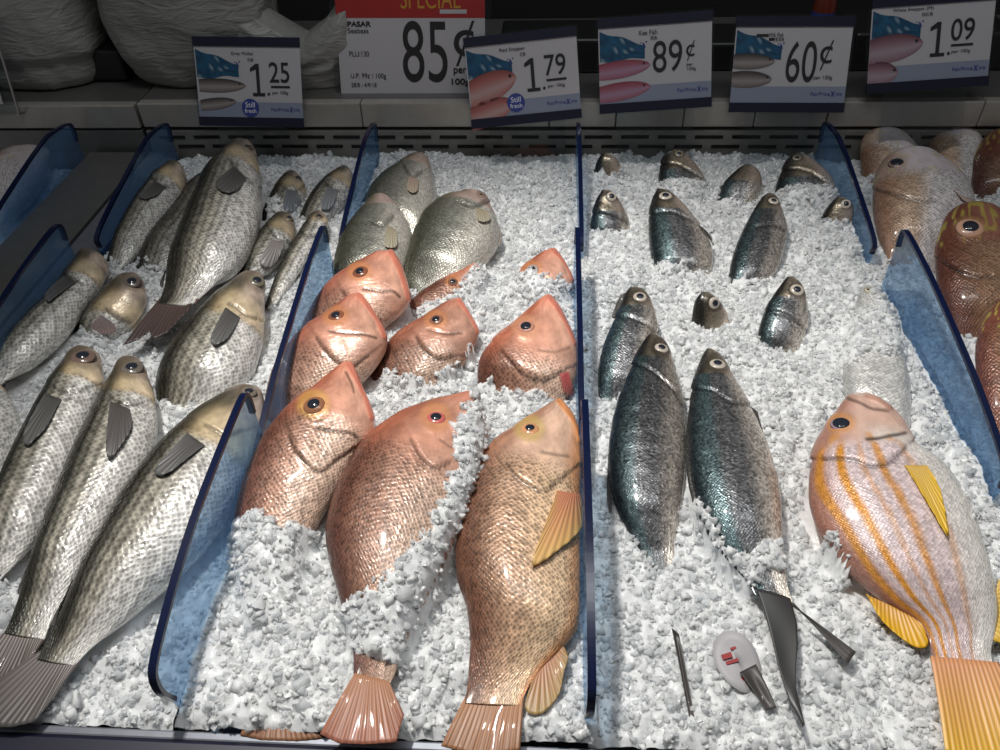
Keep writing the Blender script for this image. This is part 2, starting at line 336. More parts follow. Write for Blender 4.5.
def fish(name, label, sp, st, wh, wt, vis=99, roll=0., hl=None, n=None, eye=None, mouth=(), gill=None, fins=(), group=None, ratio=None, cmul=1., lip=None, jag=.25):
    skin, colf, r0, kh = SPEC[sp]; r0 = ratio or r0
    st = np.asarray(st, float); cpx = (st[:, :2]+st[:, 2:])/2
    A = bp(*cpx[0], wh); B = bp(*cpx[-1], wt); a = (A-B)/np.linalg.norm(A-B)
    hz = np.cross([0, 0, 1.], a); hz /= np.linalg.norm(hz); N0 = np.cross(a, hz)
    cr = math.cos(roll)*hz+math.sin(roll)*N0; N = np.cross(a, cr)
    P0 = A
    D = bplane(st[:, 0], st[:, 1], P0, N); V = bplane(st[:, 2], st[:, 3], P0, N)
    size = np.hypot(*(cpx[-1]-cpx[0])); wpx = np.hypot(st[:, 2]-st[:, 0], st[:, 3]-st[:, 1]).max()
    n = n or int(np.clip(size*.75, 40, 210)); m = int(np.clip(wpx*1.5, 44, 132))
    k = len(st)
    tt = np.linspace(0, 1, n); tt = (k-1)*(0.35*tt+.65*tt**1.35); tt[:5] = (k-1)*np.array([0, .0015, .006, .0135, .024])
    tt = np.sort(tt)
    Dc = catmull(D, tt); Vc = catmull(V, tt); c = (Dc+Vc)/2; e = (Dc-Vc)/2
    depth = np.linalg.norm(e, axis=1); dmax = depth.max()
    s = np.r_[0, np.cumsum(np.linalg.norm(np.diff(c, axis=0), axis=1))]
    sp0 = np.interp(tt, np.arange(k), np.arange(k))
    HL = hl if hl else kh*2*dmax*(1.0)
    rr = r0*(1+.25*sstep(.5*HL, 0, s))
    # rounded snout
    cap = np.clip(s/(.12*2*dmax+1e-6), 0, 1); rr = rr*np.sqrt(1-(1-cap)**2*.75)*(1-.90*sstep(.74, 1., s/s[-1]))
    th = depth*rr
    phi = np.linspace(0, 2*math.pi, m, endpoint=False)
    # denser on the upper flank
    cs = np.cos(phi); sn = np.sin(phi)
    cx = np.sign(cs)*np.abs(cs)**.92; sx = np.sign(sn)*np.abs(sn)**1.0
    V3 = c[:, None, :]+e[:, None, :]*cx[None, :, None]+N[None, None, :]*(th[:, None]*sx[None, :])[:, :, None]
    V3 = V3.reshape(-1, 3)
    hh = np.tile(cx, n); hd = np.repeat(s/HL, m); upr = np.tile(sn > -.3, n)
    arc = np.tile(phi*dmax*.8, n)
    px, py = proj(V3)
    nrm = (N[None, :]*np.tile(sn, n)[:, None]/np.maximum(rr.repeat(m), .15)[:, None]+ (e/np.maximum(depth, 1e-6)[:, None]).repeat(m, 0)*np.tile(cs, n)[:, None])
    nrm /= np.linalg.norm(nrm, axis=1)[:, None]
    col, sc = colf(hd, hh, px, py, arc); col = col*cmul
    mpp = np.linalg.norm(c.mean(0)-CAM)/F            # metres per photo pixel here
    disp = np.zeros(len(px))
    disp += vnoise(hd*5+len(FISH)*7.3, hh*3+len(FISH)*3.1)*.02*dmax
    # dorsal ridge and gill plate
    if gill is not None:
        d = polydist(px, py, gill); g = catmull(np.asarray(gill, float), np.linspace(0, len(gill)-1, 80)); gm = g.mean(0); d = polydist(px, py, g)
        tn = np.gradient(g, axis=0); tn /= np.linalg.norm(tn, axis=1)[:, None]; gn = np.stack([tn[:, 1], -tn[:, 0]], 1)
        if ((cpx[0]-gm)*gn.mean(0)).sum() < 0: gn = -gn
        hs = cpx[0]; dirh = (hs-gm)/np.linalg.norm(hs-gm)
        # signed: towards the snout is positive
        gi = np.argmin(((px[:, None]-g[None, :, 0])**2+(py[:, None]-g[None, :, 1])**2), 1)
        sd = (px-g[gi, 0])*gn[gi, 0]+(py-g[gi, 1])*gn[gi, 1]; d_s = np.where(sd > 0, d, -d)
        pl = sstep(-1.2, 1.5, d_s)*sstep(wpx*.34, 2., d_s)*upr
        disp += pl*.0013*(dmax/.035); line = sstep(2.6, .6, np.abs(d_s+1.2))*upr
        disp -= line*.0007; col = col*(1-.55*line)[:, None]
    for ml, wd, dk in mouth:
        ml = catmull(np.asarray(ml, float), np.linspace(0, len(ml)-1, 40))
        d = polydist(px, py, ml); line = sstep(wd*1.5, wd*.3, d)*upr
        disp -= line*.0006; col = col*(1-dk*line)[:, None]
        disp += sstep(wd*5, wd*1.5, d)*(1-line)*upr*.0001
    if lip:
        ll, lw, lc = lip; d = polydist(px, py, ll); w_ = sstep(lw*1.3, lw*.5, d)*upr
        col = col*(1-w_)[:, None]+np.array(lc)[None, :]*w_[:, None]; disp += w_*.0014
    if eye:
        d = np.hypot((px-eye[0])/eye[2], (py-eye[1])/max(eye[3], eye[2]*.7)); disp += sstep(2.0, 1.2, d)*upr*.0011*(eye[2]/8)
        col = mixc(col, np.tile(np.array(eye[5] if len(eye) > 5 else (.25, .15, .1)), (len(px), 1)), sstep(1.9, 1.15, d)*.55*upr)
    V3 = V3+nrm*disp[:, None]
    uv = np.stack([s.repeat(m), np.tile(np.where(phi > math.pi, phi-2*math.pi, phi)*dmax*.85, n)], 1)
    faces = grid_faces(n, m, True); nv = len(V3)
    V3 = np.vstack([V3, V3[:m].mean(0)[None], V3[-m:].mean(0)[None]])
    faces += [(nv, (j+1) % m, j) for j in range(m)]+[(nv+1, nv-m+j, nv-m+(j+1) % m) for j in range(m)]
    col = np.vstack([col, col[:m].mean(0)[None], col[-m:].mean(0)[None]]); sc = np.r_[sc, 0, 0]; uv = np.vstack([uv, uv[0], uv[-1]])
    ctr = c[n//3]; loc = np.array([ctr[0], ctr[1], Z0])
    root = empty(name, loc); tag(root, label, 'fish', group)
    body = mobj('body', V3, faces, MAT[skin], root, loc, col=col, uv=uv, sc=sc)
    bvh = BVHTree.FromPolygons([Vector(x) for x in V3], faces)
    # coarse copy for the ice
    si = np.unique(np.r_[np.arange(0, n, 3), n-1]); mi = np.arange(0, m, max(1, m//32))
    FISH.append(dict(v=V3[:nv].reshape(n, m, 3)[si][:, mi].reshape(-1, 3), n=len(si), m=len(mi), sp=sp0[si], vis=vis, jag=jag, px=cpx))
    def hit(x, y):
        d = Vector(raydir(x, y)).normalized(); r = bvh.ray_cast(Vector(CAM), d)
        if r[0] is None: return None
        return np.array(r[0]), np.array(r[1])
    # eyes
    if eye:
        ex, ey, rx, ry, ic = eye[:5]
        r = hit(ex, ey)
        if r is None:
            q = bvh.find_nearest(Vector(bplane(np.float64(ex), np.float64(ey), P0, N))); r = (np.array(q[0]), np.array(q[1]))
        P, nn = r
        if nn.dot(P-CAM) > 0: nn = -nn
        # blend with flank normal so that the eye sits in the side of the head
        nn = nn*.7+N*.5; nn /= np.linalg.norm(nn)
        t1 = a-nn*a.dot(nn); t1 /= np.linalg.norm(t1); t2 = np.cross(nn, t1)
        R = rx*mpp
        def dome(r1, hgt, off, ring=None):
            vs, fs, cs_ = [], [], []; L, K = 9, 26
            for i in range(L):
                u = i/(L-1)*math.pi/2
                for j in range(K):
                    w = 2*math.pi*j/K
                    vs.append(P+nn*(off+hgt*math.sin(u))+(t1*math.cos(w)+t2*math.sin(w))*r1*math.cos(u))
                    if ring is not None: cs_.append(np.array(ring[0])*.35 if u < .3 else np.array(ring[0])*(1.0 if u < .9 else .8))
            fs = grid_faces(L, K, True)
            return vs, fs, (np.array(cs_) if ring is not None else None)
        v, f, cc = dome(R, R*.42, -R*.12, (ic,))
        eo = mobj('eye', v, f, MAT['iris'], root, loc, col=cc)
        pr = eye[6] if len(eye) > 6 else .56
        v, f, _ = dome(R*pr, R*.26, R*.13)
        mobj('pupil', v, f, MAT['pupil'], eo, loc)
    for fn in fins:
        kind, base, outer, c0, c1 = fn[:5]; surf = kind in ('pectoral_fin', 'pelvic_fin') and not (len(fn) > 5 and fn[5] == 'flat')
        lift = fn[6] if len(fn) > 6 else 0.
        nb, nr = 34, 16
        if len(fn) > 5 and fn[5] == 'leaf': pass
        elif kind == 'tail_fin':
            bb = np.asarray(base, float); base = bb+(bb.mean(0)-np.asarray(outer, float).mean(0))*.14
        else:
            cl = np.vstack([base[0], outer, base[-1]]); cl = catmull(cl, np.linspace(0, len(cl)-1, 160)); outer = cl
        b = resamp(base, nb); o = resamp(outer, nb); pts = np.zeros((nr, nb, 3)); nn = np.zeros((nr, nb, 3)); lv = np.linspace(0, 1, nr)
        for i, t in enumerate(lv):
            q = b*(1-t)+o*t
            for j in range(nb):
                r = hit(*q[j]) if surf else None
                if r is None or not surf:
                    pts[i, j] = bplane(np.float64(q[j, 0]), np.float64(q[j, 1]), P0+N*lift, N); nn[i, j] = N
                else: pts[i, j] = r[0]; nn[i, j] = r[1] if r[1].dot(r[0]-CAM) < 0 else -r[1]
        if surf:
            for _ in range(2):
                pts[1:-1, 1:-1] = (pts[1:-1, 1:-1]*2+pts[:-2, 1:-1]+pts[2:, 1:-1]+pts[1:-1, :-2]+pts[1:-1, 2:])/6
                nn[1:-1, 1:-1] = (nn[1:-1, 1:-1]*2+nn[:-2, 1:-1]+nn[2:, 1:-1]+nn[1:-1, :-2]+nn[1:-1, 2:])/6
        rays = np.sin(np.linspace(0, 1, nb)*math.pi*2*9)*(0 if len(fn) > 5 and fn[5] == 'leaf' else 1); edge = np.sin(np.linspace(0, math.pi, nb))**.5
        hgt = (.0003*rays[None, :]*lv[:, None]+ (.0012+.0030*lv[:, None]*edge[None, :] if surf else .0012*np.sin(lv*3)[:, None]*np.cos(np.linspace(0, 7, nb))[None, :]))
        top = pts+nn*hgt[:, :, None]; th_ = .0011*(1-.55*lv)[:, None, None]*(1.0 if surf else 1.6)
        bot = top-nn*th_
        vv = np.vstack([top.reshape(-1, 3), bot.reshape(-1, 3)]); q = nr*nb
        ff = grid_faces(nr, nb); f2 = [tuple(x+q for x in reversed(z)) for z in ff]
        rim = [i for i in range(nb)]+[i*nb+nb-1 for i in range(1, nr)]+[(nr-1)*nb+i for i in range(nb-2, -1, -1)]+[i*nb for i in range(nr-2, 0, -1)]
        side = [(rim[(i+1) % len(rim)], rim[i], rim[i]+q, rim[(i+1) % len(rim)]+q) for i in range(len(rim))]
        cc = np.array(c0)[None, None, :]*(1-lv)[:, None, None]+np.array(c1)[None, None, :]*lv[:, None, None]+np.zeros((nr, nb, 1))
        cc = np.vstack([cc.reshape(-1, 3)]*2); uq = .016 if len(fn) > 5 and fn[5] == 'leaf' else 1.; uvv = np.stack(np.broadcast_arrays(np.linspace(0, uq, nb)[None, :], lv[:, None]), -1).reshape(-1, 2)
        mobj(kind, vv, ff+f2+side, MAT['fin'], root, loc, col=cc, uv=np.vstack([uvv, uvv]))
    return root
# ------------------------------------------------------------------ the fish of the photograph
def E(s):                       # "dx,dy/vx,vy ..." -> rows
    return [[float(q) for q in p.replace('/', ',').split(',')] for p in s.split()]
def Q(s): return [tuple(float(q) for q in p.split(',')) for p in s.split()]
GM = 'grey mullets on the ice'; MI = (.13, .105, .08); MH = (.16, .12, .08); DF = ((.085, .08, .075), (.15, .145, .14)); DK = ((.05, .045, .04), (.10, .09, .085))
def mullet(label, st, wh, wt, **k): return fish('grey_mullet', label, 'mullet', E(st), wh, wt, group=GM, **k)
mullet('pale grey mullet furthest back, against the dark blue panel at the left end',
 '178,162/181,164 168,166/186,175 155,177/184,190 142,193/174,208 127,214/160,225 115,237/143,248 106,262/122,268 100,275/108,280', .030, .004, vis=6,
 gill=Q('154,178 163,186 172,184'), fins=[('pectoral_fin', Q('155,182 166,187'), Q('140,197 146,201 152,199 158,196'), *DF)])
mullet('dark grey mullet half hidden under the large striped one at the back',
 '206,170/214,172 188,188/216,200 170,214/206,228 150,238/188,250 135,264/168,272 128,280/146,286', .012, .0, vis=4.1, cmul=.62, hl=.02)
mullet('large striped grey mullet with dark tail lying on top of the others at the back',
 '243,140/247,140 232,146/255,150 220,158/259,168 206,174/261,190 192,202/261,214 178,236/254,240 168,264/238,266 165,284/216,284 161,298/197,301 158,304/188,306', .052, .026,
 eye=(248, 147, 5, 4, MI, MH), gill=Q('231,160 238,169 246,178 252,182'),
 fins=[('pectoral_fin', Q('234,167 246,178'), Q('217,184 220,192 229,195 239,190'), *DF), ('tail_fin', Q('158,301 190,305'), Q('123,345 137,340 150,331 152,339 166,333 190,309'), (.11, .07, .06), (.075, .05, .045)),
  ('dorsal_fin', Q('171,258 163,278'), Q('160,282 163,287'), *DK), ('anal_fin', Q('212,282 197,299'), Q('206,292 194,305'), (.2, .12, .1), (.12, .07, .06))])
mullet('small grey mullet with a blue-grey side fin, right of the large striped one',
 '290,171/295,171 283,177/302,180 275,188/306,192 268,202/300,210 262,215/290,224 258,228/278,236', .022, -.012, vis=3.1, cmul=.8,
 eye=(298, 178, 3.5, 3, MI, MH), gill=Q('284,186 294,190 303,186'), fins=[('pectoral_fin', Q('287,190 297,192'), Q('283,208 289,213 296,212 301,206'), (.16, .17, .18), (.22, .24, .26))])
mullet('grey mullet with its head behind the rear blue divider between mullets and seabass',
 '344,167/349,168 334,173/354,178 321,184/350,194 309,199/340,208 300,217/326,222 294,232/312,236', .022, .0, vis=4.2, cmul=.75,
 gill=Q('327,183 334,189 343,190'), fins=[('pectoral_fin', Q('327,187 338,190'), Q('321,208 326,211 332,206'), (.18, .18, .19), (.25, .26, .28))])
mullet('brown-gold grey mullet tucked between the large striped one and the divider',
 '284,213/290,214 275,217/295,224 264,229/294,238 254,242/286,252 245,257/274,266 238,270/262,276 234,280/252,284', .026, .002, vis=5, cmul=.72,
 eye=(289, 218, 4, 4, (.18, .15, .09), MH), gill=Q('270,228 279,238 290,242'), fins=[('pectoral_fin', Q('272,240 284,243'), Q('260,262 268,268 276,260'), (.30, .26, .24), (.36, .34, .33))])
mullet('slim grey mullet lying along the middle left divider, orange cheek',
 '313,213/322,212 306,222/328,221 296,238/320,240 285,257/306,260 276,276/294,280 268,296/281,298 264,308/272,310', .022, .0, vis=5.6,
 eye=(319, 216, 3.5, 3, MI, MH), gill=Q('303,232 311,236 320,232'))
mullet('broad grey mullet with large scales and spread side fin, right of the dark fish tail',
 '253,272/259,272 242,276/264,282 224,291/263,304 204,310/263,328 184,335/259,350 168,358/250,374 158,380/232,396 154,404/205,414 152,420/180,424', .036, -.006, vis=6.9, jag=.35,
 eye=(257, 281, 8, 7, (.20, .18, .13), MH), gill=Q('229,303 238,307 246,314 256,318'),
 fins=[('pectoral_fin', Q('226,308 240,318'), Q('212,338 214,347 221,345 229,338'), *DF)])
mullet('grey mullet showing only its dark head above the ice, left of the dark tail',
 '130,273/137,274 120,279/143,283 106,293/144,302 90,310/132,320 78,326/116,336 70,340/98,348', .030, -.008, vis=4.1, hl=.075,
 eye=(132, 282, 7.5, 6.5, (.16, .13, .11), MH), gill=Q('107,309 113,314 120,319 130,321'),
 fins=[('pectoral_fin', Q('101,315 112,322'), Q('94,326 100,333 110,333 116,329'), (.22, .18, .18), (.42, .30, .28))])
mullet('long pale grey mullet with pink snout beside the dark blue panel at left',
 '92,254/102,256 80,257/108,265 68,272/102,280 50,296/86,304 28,318/64,334 2,344/36,360 -18,362/8,380 -34,376/-14,394', .028, .014, cmul=1.02,
 gill=Q('66,274 75,279 84,282'), fins=[('pectoral_fin', Q('66,276 76,283'), Q('47,296 49,304 58,298'), *DF), ('tail_fin', Q('-34,376 -15,393'), Q('-80,404 -66,420 -46,430'), *DF), ('anal_fin', Q('26,364 8,378'), Q('16,372 2,386'), *DK)])
mullet('golden cheeked grey mullet running out of view at the left edge',
 '80,349/91,349 70,356/101,360 55,376/102,386 38,404/92,414 20,438/78,446 4,472/64,480 -10,505/46,520 -22,540/26,552 -30,570/4,576 -36,590/-12,592', .036, .010, vis=8.2, cmul=1.08,
 eye=(83, 357, 11, 8, (.22, .15, .12), MH), gill=Q('55,386 66,392 78,390 92,386'),
 fins=[('pectoral_fin', Q('46,394 62,400'), Q('26,436 29,448 38,440 48,428'), *DF), ('tail_fin', Q('-36,590 -12,592'), Q('-70,640 -50,645 -30,642'), *DF)])
mullet('grey mullet second from the lower left divider, dark fin folded on its side',
 '127,358/137,358 118,365/145,369 105,389/153,394 89,420/157,424 72,456/150,458 58,490/130,490 44,524/110,522 32,556/90,556 22,588/72,588 12,616/54,616 4,634/44,640', .036, .012, cmul=1.0,
 eye=(132, 368, 10.5, 8, (.18, .155, .13), MH), gill=Q('112,397 120,402 130,404 142,402'),
 fins=[('pectoral_fin', Q('111,402 130,410'), Q('107,448 110,461 119,451 131,430'), (.10, .085, .08), (.13, .12, .115)), ('tail_fin', Q('4,634 44,640'), Q('-24,668 -10,684 4,676 14,690 26,668'), (.22, .17, .15), (.12, .10, .095)),
  ('dorsal_fin', Q('35,548 25,578'), Q('18,588 22,594'), *DK)])
mullet('grey mullet lying nearest the front, its head behind the lower left blue divider',
 '249,387/258,387 236,391/264,398 212,405/262,424 184,427/253,456 154,457/238,492 126,494/214,532 104,530/184,566 84,566/152,596 66,602/120,626 50,636/92,648 36,660/74,666', .036, .014, cmul=1.06,
 eye=(249, 392, 8, 6, (.22, .18, .15), MH), gill=Q('206,425 216,430 226,435 238,432'), fins=[('pectoral_fin', Q('188,434 205,446'), Q('158,470 161,478 172,474 184,464'), *DF),
  ('tail_fin', Q('34,658 74,667'), Q('-30,700 -16,726 10,727 34,722 54,698'), (.20, .165, .15), (.13, .115, .11)), ('dorsal_fin', Q('73,580 60,606'), Q('52,620 54,626'), *DK), ('anal_fin', Q('150,594 122,622'), Q('140,606 116,628'), (.55, .36, .33), (.4, .28, .26))])
mullet('pale grey mullet cut off by the left edge, only its white belly showing',
 '-25,378/0,382 -40,400/14,404 -50,425/20,424 -55,450/12,454 -60,480/-4,478', .012, -.004, hl=.02, cmul=1.1)
GP = 'silver seabass at the back of the middle tray'
BF = ((.42, .36, .24), (.50, .45, .34))
def perch(label, st, wh, wt, **k): return fish('seabass', label, 'perch', E(st), wh, wt, group=GP, **k)
perch('silver seabass furthest back, beside the rear left divider', '417,153/423,153 408,158/429,162 390,170/433,178 376,182/436,196 367,196/434,216 364,214/424,236 364,232/410,250', .030, .004,
 gill=Q('405,166 412,176 420,172'), fins=[('pectoral_fin', Q('409,176 418,180'), Q('407,190 412,195 417,192'), (.45, .32, .27), (.45, .38, .28))])
perch('olive silver seabass directly behind the topmost red snapper, left of the plump one', '374,194/384,194 366,203/394,203 353,219/405,217 342,236/412,234 335,256/410,252 333,276/402,272 336,296/390,294', .036, .006,
 gill=Q('372,222 384,224 392,216'), fins=[('pectoral_fin', Q('387,226 396,231'), Q('384,246 390,250 396,247'), *BF), ('dorsal_fin', Q('337,258 336,272'), Q('332,262 333,274'), *DK)])
perch('plump silver seabass with a small bent head, rightmost of the three', '464,191/474,191 456,197/486,198 438,202/494,212 424,214/499,228 415,230/498,244 409,250/486,262 403,270/460,284 405,290/440,298', .040, .004,
 eye=(481, 195, 3, 2.5, (.3, .22, .12)), gill=Q('462,202 474,206 486,202'), mouth=[(Q('486,200 476,205 466,202'), 1.5, .4)], fins=[('pectoral_fin', Q('475,208 487,212'), Q('477,221 483,224 489,221'), *BF), ('pelvic_fin', Q('499,224 499,234'), Q('501,238 499,246'), (.5, .4, .3), (.4, .33, .28), 'flat')])
GS = 'red snappers on the ice'; SI = (.30, .11, .06); SH = (.70, .28, .10); LIP = (.80, .27, .18); SF = ((.50, .20, .12), (.42, .17, .10))
def snap(label, st, wh, wt, sp='snapper', **k): return fish('red_snapper', label, sp, E(st), wh, wt, group=GS, **k)
snap('red snapper furthest back on the left, in front of the olive seabass', '386,251/394,251 374,255/403,268 350,269/410,297 328,286/400,312 312,308/384,326 302,330/368,350 296,354/352,374', .052, -.004,
 eye=(360, 272, 8, 7, SI, SH), gill=Q('344,292 352,304 362,314 374,318'), mouth=[(Q('364,289 374,290 384,292 393,291 400,297'), 1.6, .75)], lip=(Q('391,252 399,268 405,284 409,299'), 3.2, LIP))
snap('red snapper almost covered by ice in front of the plump seabass, only its brow showing', '474,260/480,264 462,266/486,280 446,276/478,298 428,287/462,314 412,300/446,328 402,318/430,340', .020, -.014, vis=4.1, roll=.35,
 eye=(453, 282, 5, 4.5, (.25, .12, .08), SH))
snap('red snapper with only its head above the ice, nearest the middle divider at the back', '549,249/556,249 540,254/566,264 524,267/573,281 510,282/568,298 500,300/556,316 494,318/544,332', .030, -.024, vis=2.35, hl=.075,
 eye=(532, 270, 7, 6, (.50, .40, .36), SH), lip=(Q('553,250 562,258 569,268 573,279'), 3, LIP))
snap('red snapper in the second row on the left, mouth line dark, between two others', '354,293/361,294 345,299/371,307 326,315/385,332 304,330/386,348 288,348/374,368 276,366/358,386 268,388/342,406 264,412/328,424 262,430/314,440', .056, -.010, cmul=.93,
 eye=(336, 316, 8.5, 7, SI, SH), gill=Q('318,338 328,352 338,362 352,366 366,356'), mouth=[(Q('330,332 344,333 360,334 376,338'), 1.6, .75)], lip=(Q('359,295 368,306 378,320 384,336'), 3.2, LIP))
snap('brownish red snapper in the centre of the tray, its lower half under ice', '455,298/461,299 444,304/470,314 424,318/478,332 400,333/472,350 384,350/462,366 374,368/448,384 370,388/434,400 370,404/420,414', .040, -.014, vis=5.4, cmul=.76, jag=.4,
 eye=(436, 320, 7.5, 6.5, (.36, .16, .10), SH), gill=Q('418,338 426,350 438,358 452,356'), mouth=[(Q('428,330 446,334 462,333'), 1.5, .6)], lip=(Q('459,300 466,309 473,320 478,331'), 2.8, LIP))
snap('pink red snapper beside the middle divider, ring of pale skin round its eye', '545,295/552,296 536,303/561,310 516,321/575,340 494,340/578,362 480,360/575,384 478,382/564,404 482,402/550,420', .048, -.006, vis=5.0, cmul=1.1,
 eye=(526, 327, 9, 8, (.62, .30, .22), (.75, .36, .2), .62), gill=Q('504,352 516,366 528,376 544,380 560,372'), mouth=[(Q('540,350 555,352 570,348'), 1.4, .45)], lip=(Q('549,297 559,310 568,325 575,342'), 3.2, LIP),
 fins=[('pelvic_fin', Q('559,375 568,372'), Q('562,390 570,394'), (.55, .07, .08), (.6, .2, .15))])
snap('large red snapper lowest on the left, against the blue divider, staring eye', '344,362/351,363 333,371/361,384 312,389/373,414 290,406/373,434 270,428/358,452 256,452/346,474 244,480/332,500 236,510/318,524 232,540/306,548 236,580/300,586 250,640/296,642 264,700/296,704', .064, -.006, vis=7.2, jag=.4, cmul=1.05,
 eye=(314, 405, 11, 10, (.34, .15, .08), (.72, .40, .08), .6), gill=Q('290,436 296,450 306,462 320,471 336,460 354,447'), mouth=[(Q('318,428 332,431 348,433 357,438'), 2., .7), (Q('346,372 352,384 354,392'), 1.5, .6)], lip=(Q('349,364 358,380 367,398 372,416'), 4, LIP),
 fins=[('tail_fin', Q('262,694 298,698'), Q('240,735 262,740 296,741 322,738'), (.45, .20, .11), (.33, .16, .085), 'x', .010)])
snap('large brown-red snapper in the middle front, ice over its belly', '466,391/474,394 448,398/482,410 424,405/486,436 396,418/484,464 370,436/476,494 350,462/462,526 334,496/446,560 326,530/430,594 330,566/414,626 342,606/402,652 353,650/394,676 354,685/386,692', .050, .022, cmul=.86,
 eye=(436, 418, 10, 10, (.62, .16, .14), (.7, .3, .12), .6), gill=Q('412,440 420,456 434,468 448,462'), mouth=[(Q('440,440 452,448 462,446'), 1.5, .4)],
 fins=[('tail_fin', Q('354,680 388,688'), Q('320,734 338,743 366,744 396,742 404,714'), (.55, .27, .15), (.42, .16, .10), 'x', .004)])
snap('golden tan snapper lying full length beside the middle divider, front of the tray', '555,400/561,400 544,408/572,414 522,423/580,440 496,441/581,466 474,466/580,494 462,500/580,530 455,540/580,570 457,576/580,604 466,606/576,630 470,640/560,650 469,668/542,668 467,690/528,688 464,704/521,706', .040, .014, sp='tan',
 eye=(530, 429, 10, 9, (.74, .36, .18), (.66, .46, .12), .55), gill=Q('508,463 516,475 528,484 542,491 554,484 565,475'), mouth=[(Q('542,452 555,455 568,457'), 1.8, .5)], lip=(Q('559,401 568,412 576,424 580,440'), 3.2, (.80, .33, .13)),
 fins=[('pectoral_fin', Q('557,491 580,495'), Q('532,562 537,566 552,556 577,531'), (.80, .30, .17), (.80, .50, .17)), ('anal_fin', Q('560,640 532,680'), Q('568,656 564,672 558,696 540,714 525,708'), (.60, .26, .14), (.48, .32, .13)),
  ('tail_fin', Q('464,702 522,706'), Q('441,746 465,752 495,754 520,750'), (.55, .27, .14), (.38, .18, .09))])
GK = 'milkfish in the right tray'; KI = (.58, .51, .43); KH = (.02, .018, .016)
def milk(label, st, wh, wt, **k): return fish('milkfish', label, k.pop('sp', 'milk'), E(st), wh, wt, group=GK, **k)
milk('milkfish head in the back left corner of the right tray', '603,153/609,153 598,159/617,159 594,170/622,170 592,184/622,184 592,196/616,196', .030, -.030, vis=1.9, hl=.09, jag=.1)
milk('milkfish second from the left in the back row', '672,150/680,150 663,158/689,158 659,172/701,174 658,188/708,190 660,206/706,208 664,220/700,222', .036, -.024, vis=2.7, eye=(679, 154, 4, 2.5, (.3, .25, .18), KH), gill=Q('662,163 676,163 690,170 704,180'), jag=.15)
milk('dark plain milkfish third from the left in the back row, eye hidden', '744,165/752,165 735,172/760,173 723,184/762,188 717,200/756,204 714,216/746,220', .030, -.018, vis=2.95, jag=.15, cmul=.85)
milk('silvery milkfish at the right end of the back row, by the rear right divider', '793,154/801,154 786,162/812,161 779,176/828,176 775,192/836,194 776,210/836,212 780,226/828,226', .040, -.018, vis=2.9, gill=Q('782,170 796,168 812,172 826,182'), eye=(797, 158, 4, 2, (.3, .26, .2), KH), jag=.15, cmul=1.25)
milk('milkfish in the second row beside the middle divider', '602,190/609,190 596,200/619,200 592,214/627,216 590,230/630,232 592,246/628,248', .036, -.020, vis=2.9, eye=(611.5, 196.5, 5, 4, KI, KH), gill=Q('592,213 602,213 614,216 627,221'), jag=.2)
milk('broad glinting milkfish second from the left in the second row', '657,189/664,190 652,200/679,201 649,216/694,220 649,236/708,240 651,256/713,260 657,276/708,280 664,292/700,296', .044, -.012, vis=4.6, eye=(665.5, 196, 6.5, 5, KI, KH), gill=Q('650,214 660,211 672,211 684,216 694,221'), jag=.3, cmul=1.2,
 fins=[('pectoral_fin', Q('698,226 703,228'), Q('709,243 712,246'), *DK)])
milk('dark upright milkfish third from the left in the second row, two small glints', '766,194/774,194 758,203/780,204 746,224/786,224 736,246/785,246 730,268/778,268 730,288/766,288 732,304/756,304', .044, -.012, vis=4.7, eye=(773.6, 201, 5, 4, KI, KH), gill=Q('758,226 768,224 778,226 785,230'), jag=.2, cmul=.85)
milk('small milkfish head at the right end of the second row', '837,197/844,197 828,206/853,206 820,220/853,220 815,236/846,236 814,250/836,250', .032, -.028, vis=2.1, hl=.10, eye=(846, 204, 4.5, 4, KI, KH), jag=.15)
milk('milkfish with jagged back standing behind the dark front pair', '630,287/638,287 624,296/648,296 617,314/656,316 606,338/656,342 599,364/650,368 598,390/640,394 602,412/630,414', .040, -.008, vis=5.6, eye=(640, 297, 7, 6, KI, KH), gill=Q('618,316 630,316 644,322 655,330'), jag=.3, cmul=1.1,
 fins=[('dorsal_fin', Q('626,293 616,318'), Q('620,296 612,316'), *DK)])
milk('small milkfish head alone in the ice in the middle of the tray', '702,292/709,292 696,301/719,301 693,315/728,316 692,330/728,332 694,346/722,348', .032, -.032, vis=2.85, hl=.085, eye=(714.5, 303, 6, 6, KI, KH), jag=.25)
milk('milkfish right of the lone small head, leaning right with round pale eye', '787,277/795,277 779,287/803,289 768,304/808,310 760,324/806,332 757,344/798,350 760,362/788,366', .042, -.014, vis=4.2, eye=(797, 290, 6.5, 6.5, KI, KH), gill=Q('770,310 782,312 796,320 806,328'), jag=.3)
milk('silver milkfish buried behind the yellow striped snapper, belly flashing white', '864,285/872,286 858,296/884,298 852,320/894,324 846,350/904,356 843,380/910,390 848,410/910,424 858,440/900,450', .020, .004, eye=(868, 290, 3, 2.5, (.7, .6, .4), (.3, .26, .18)), hl=.03, sp='silver')
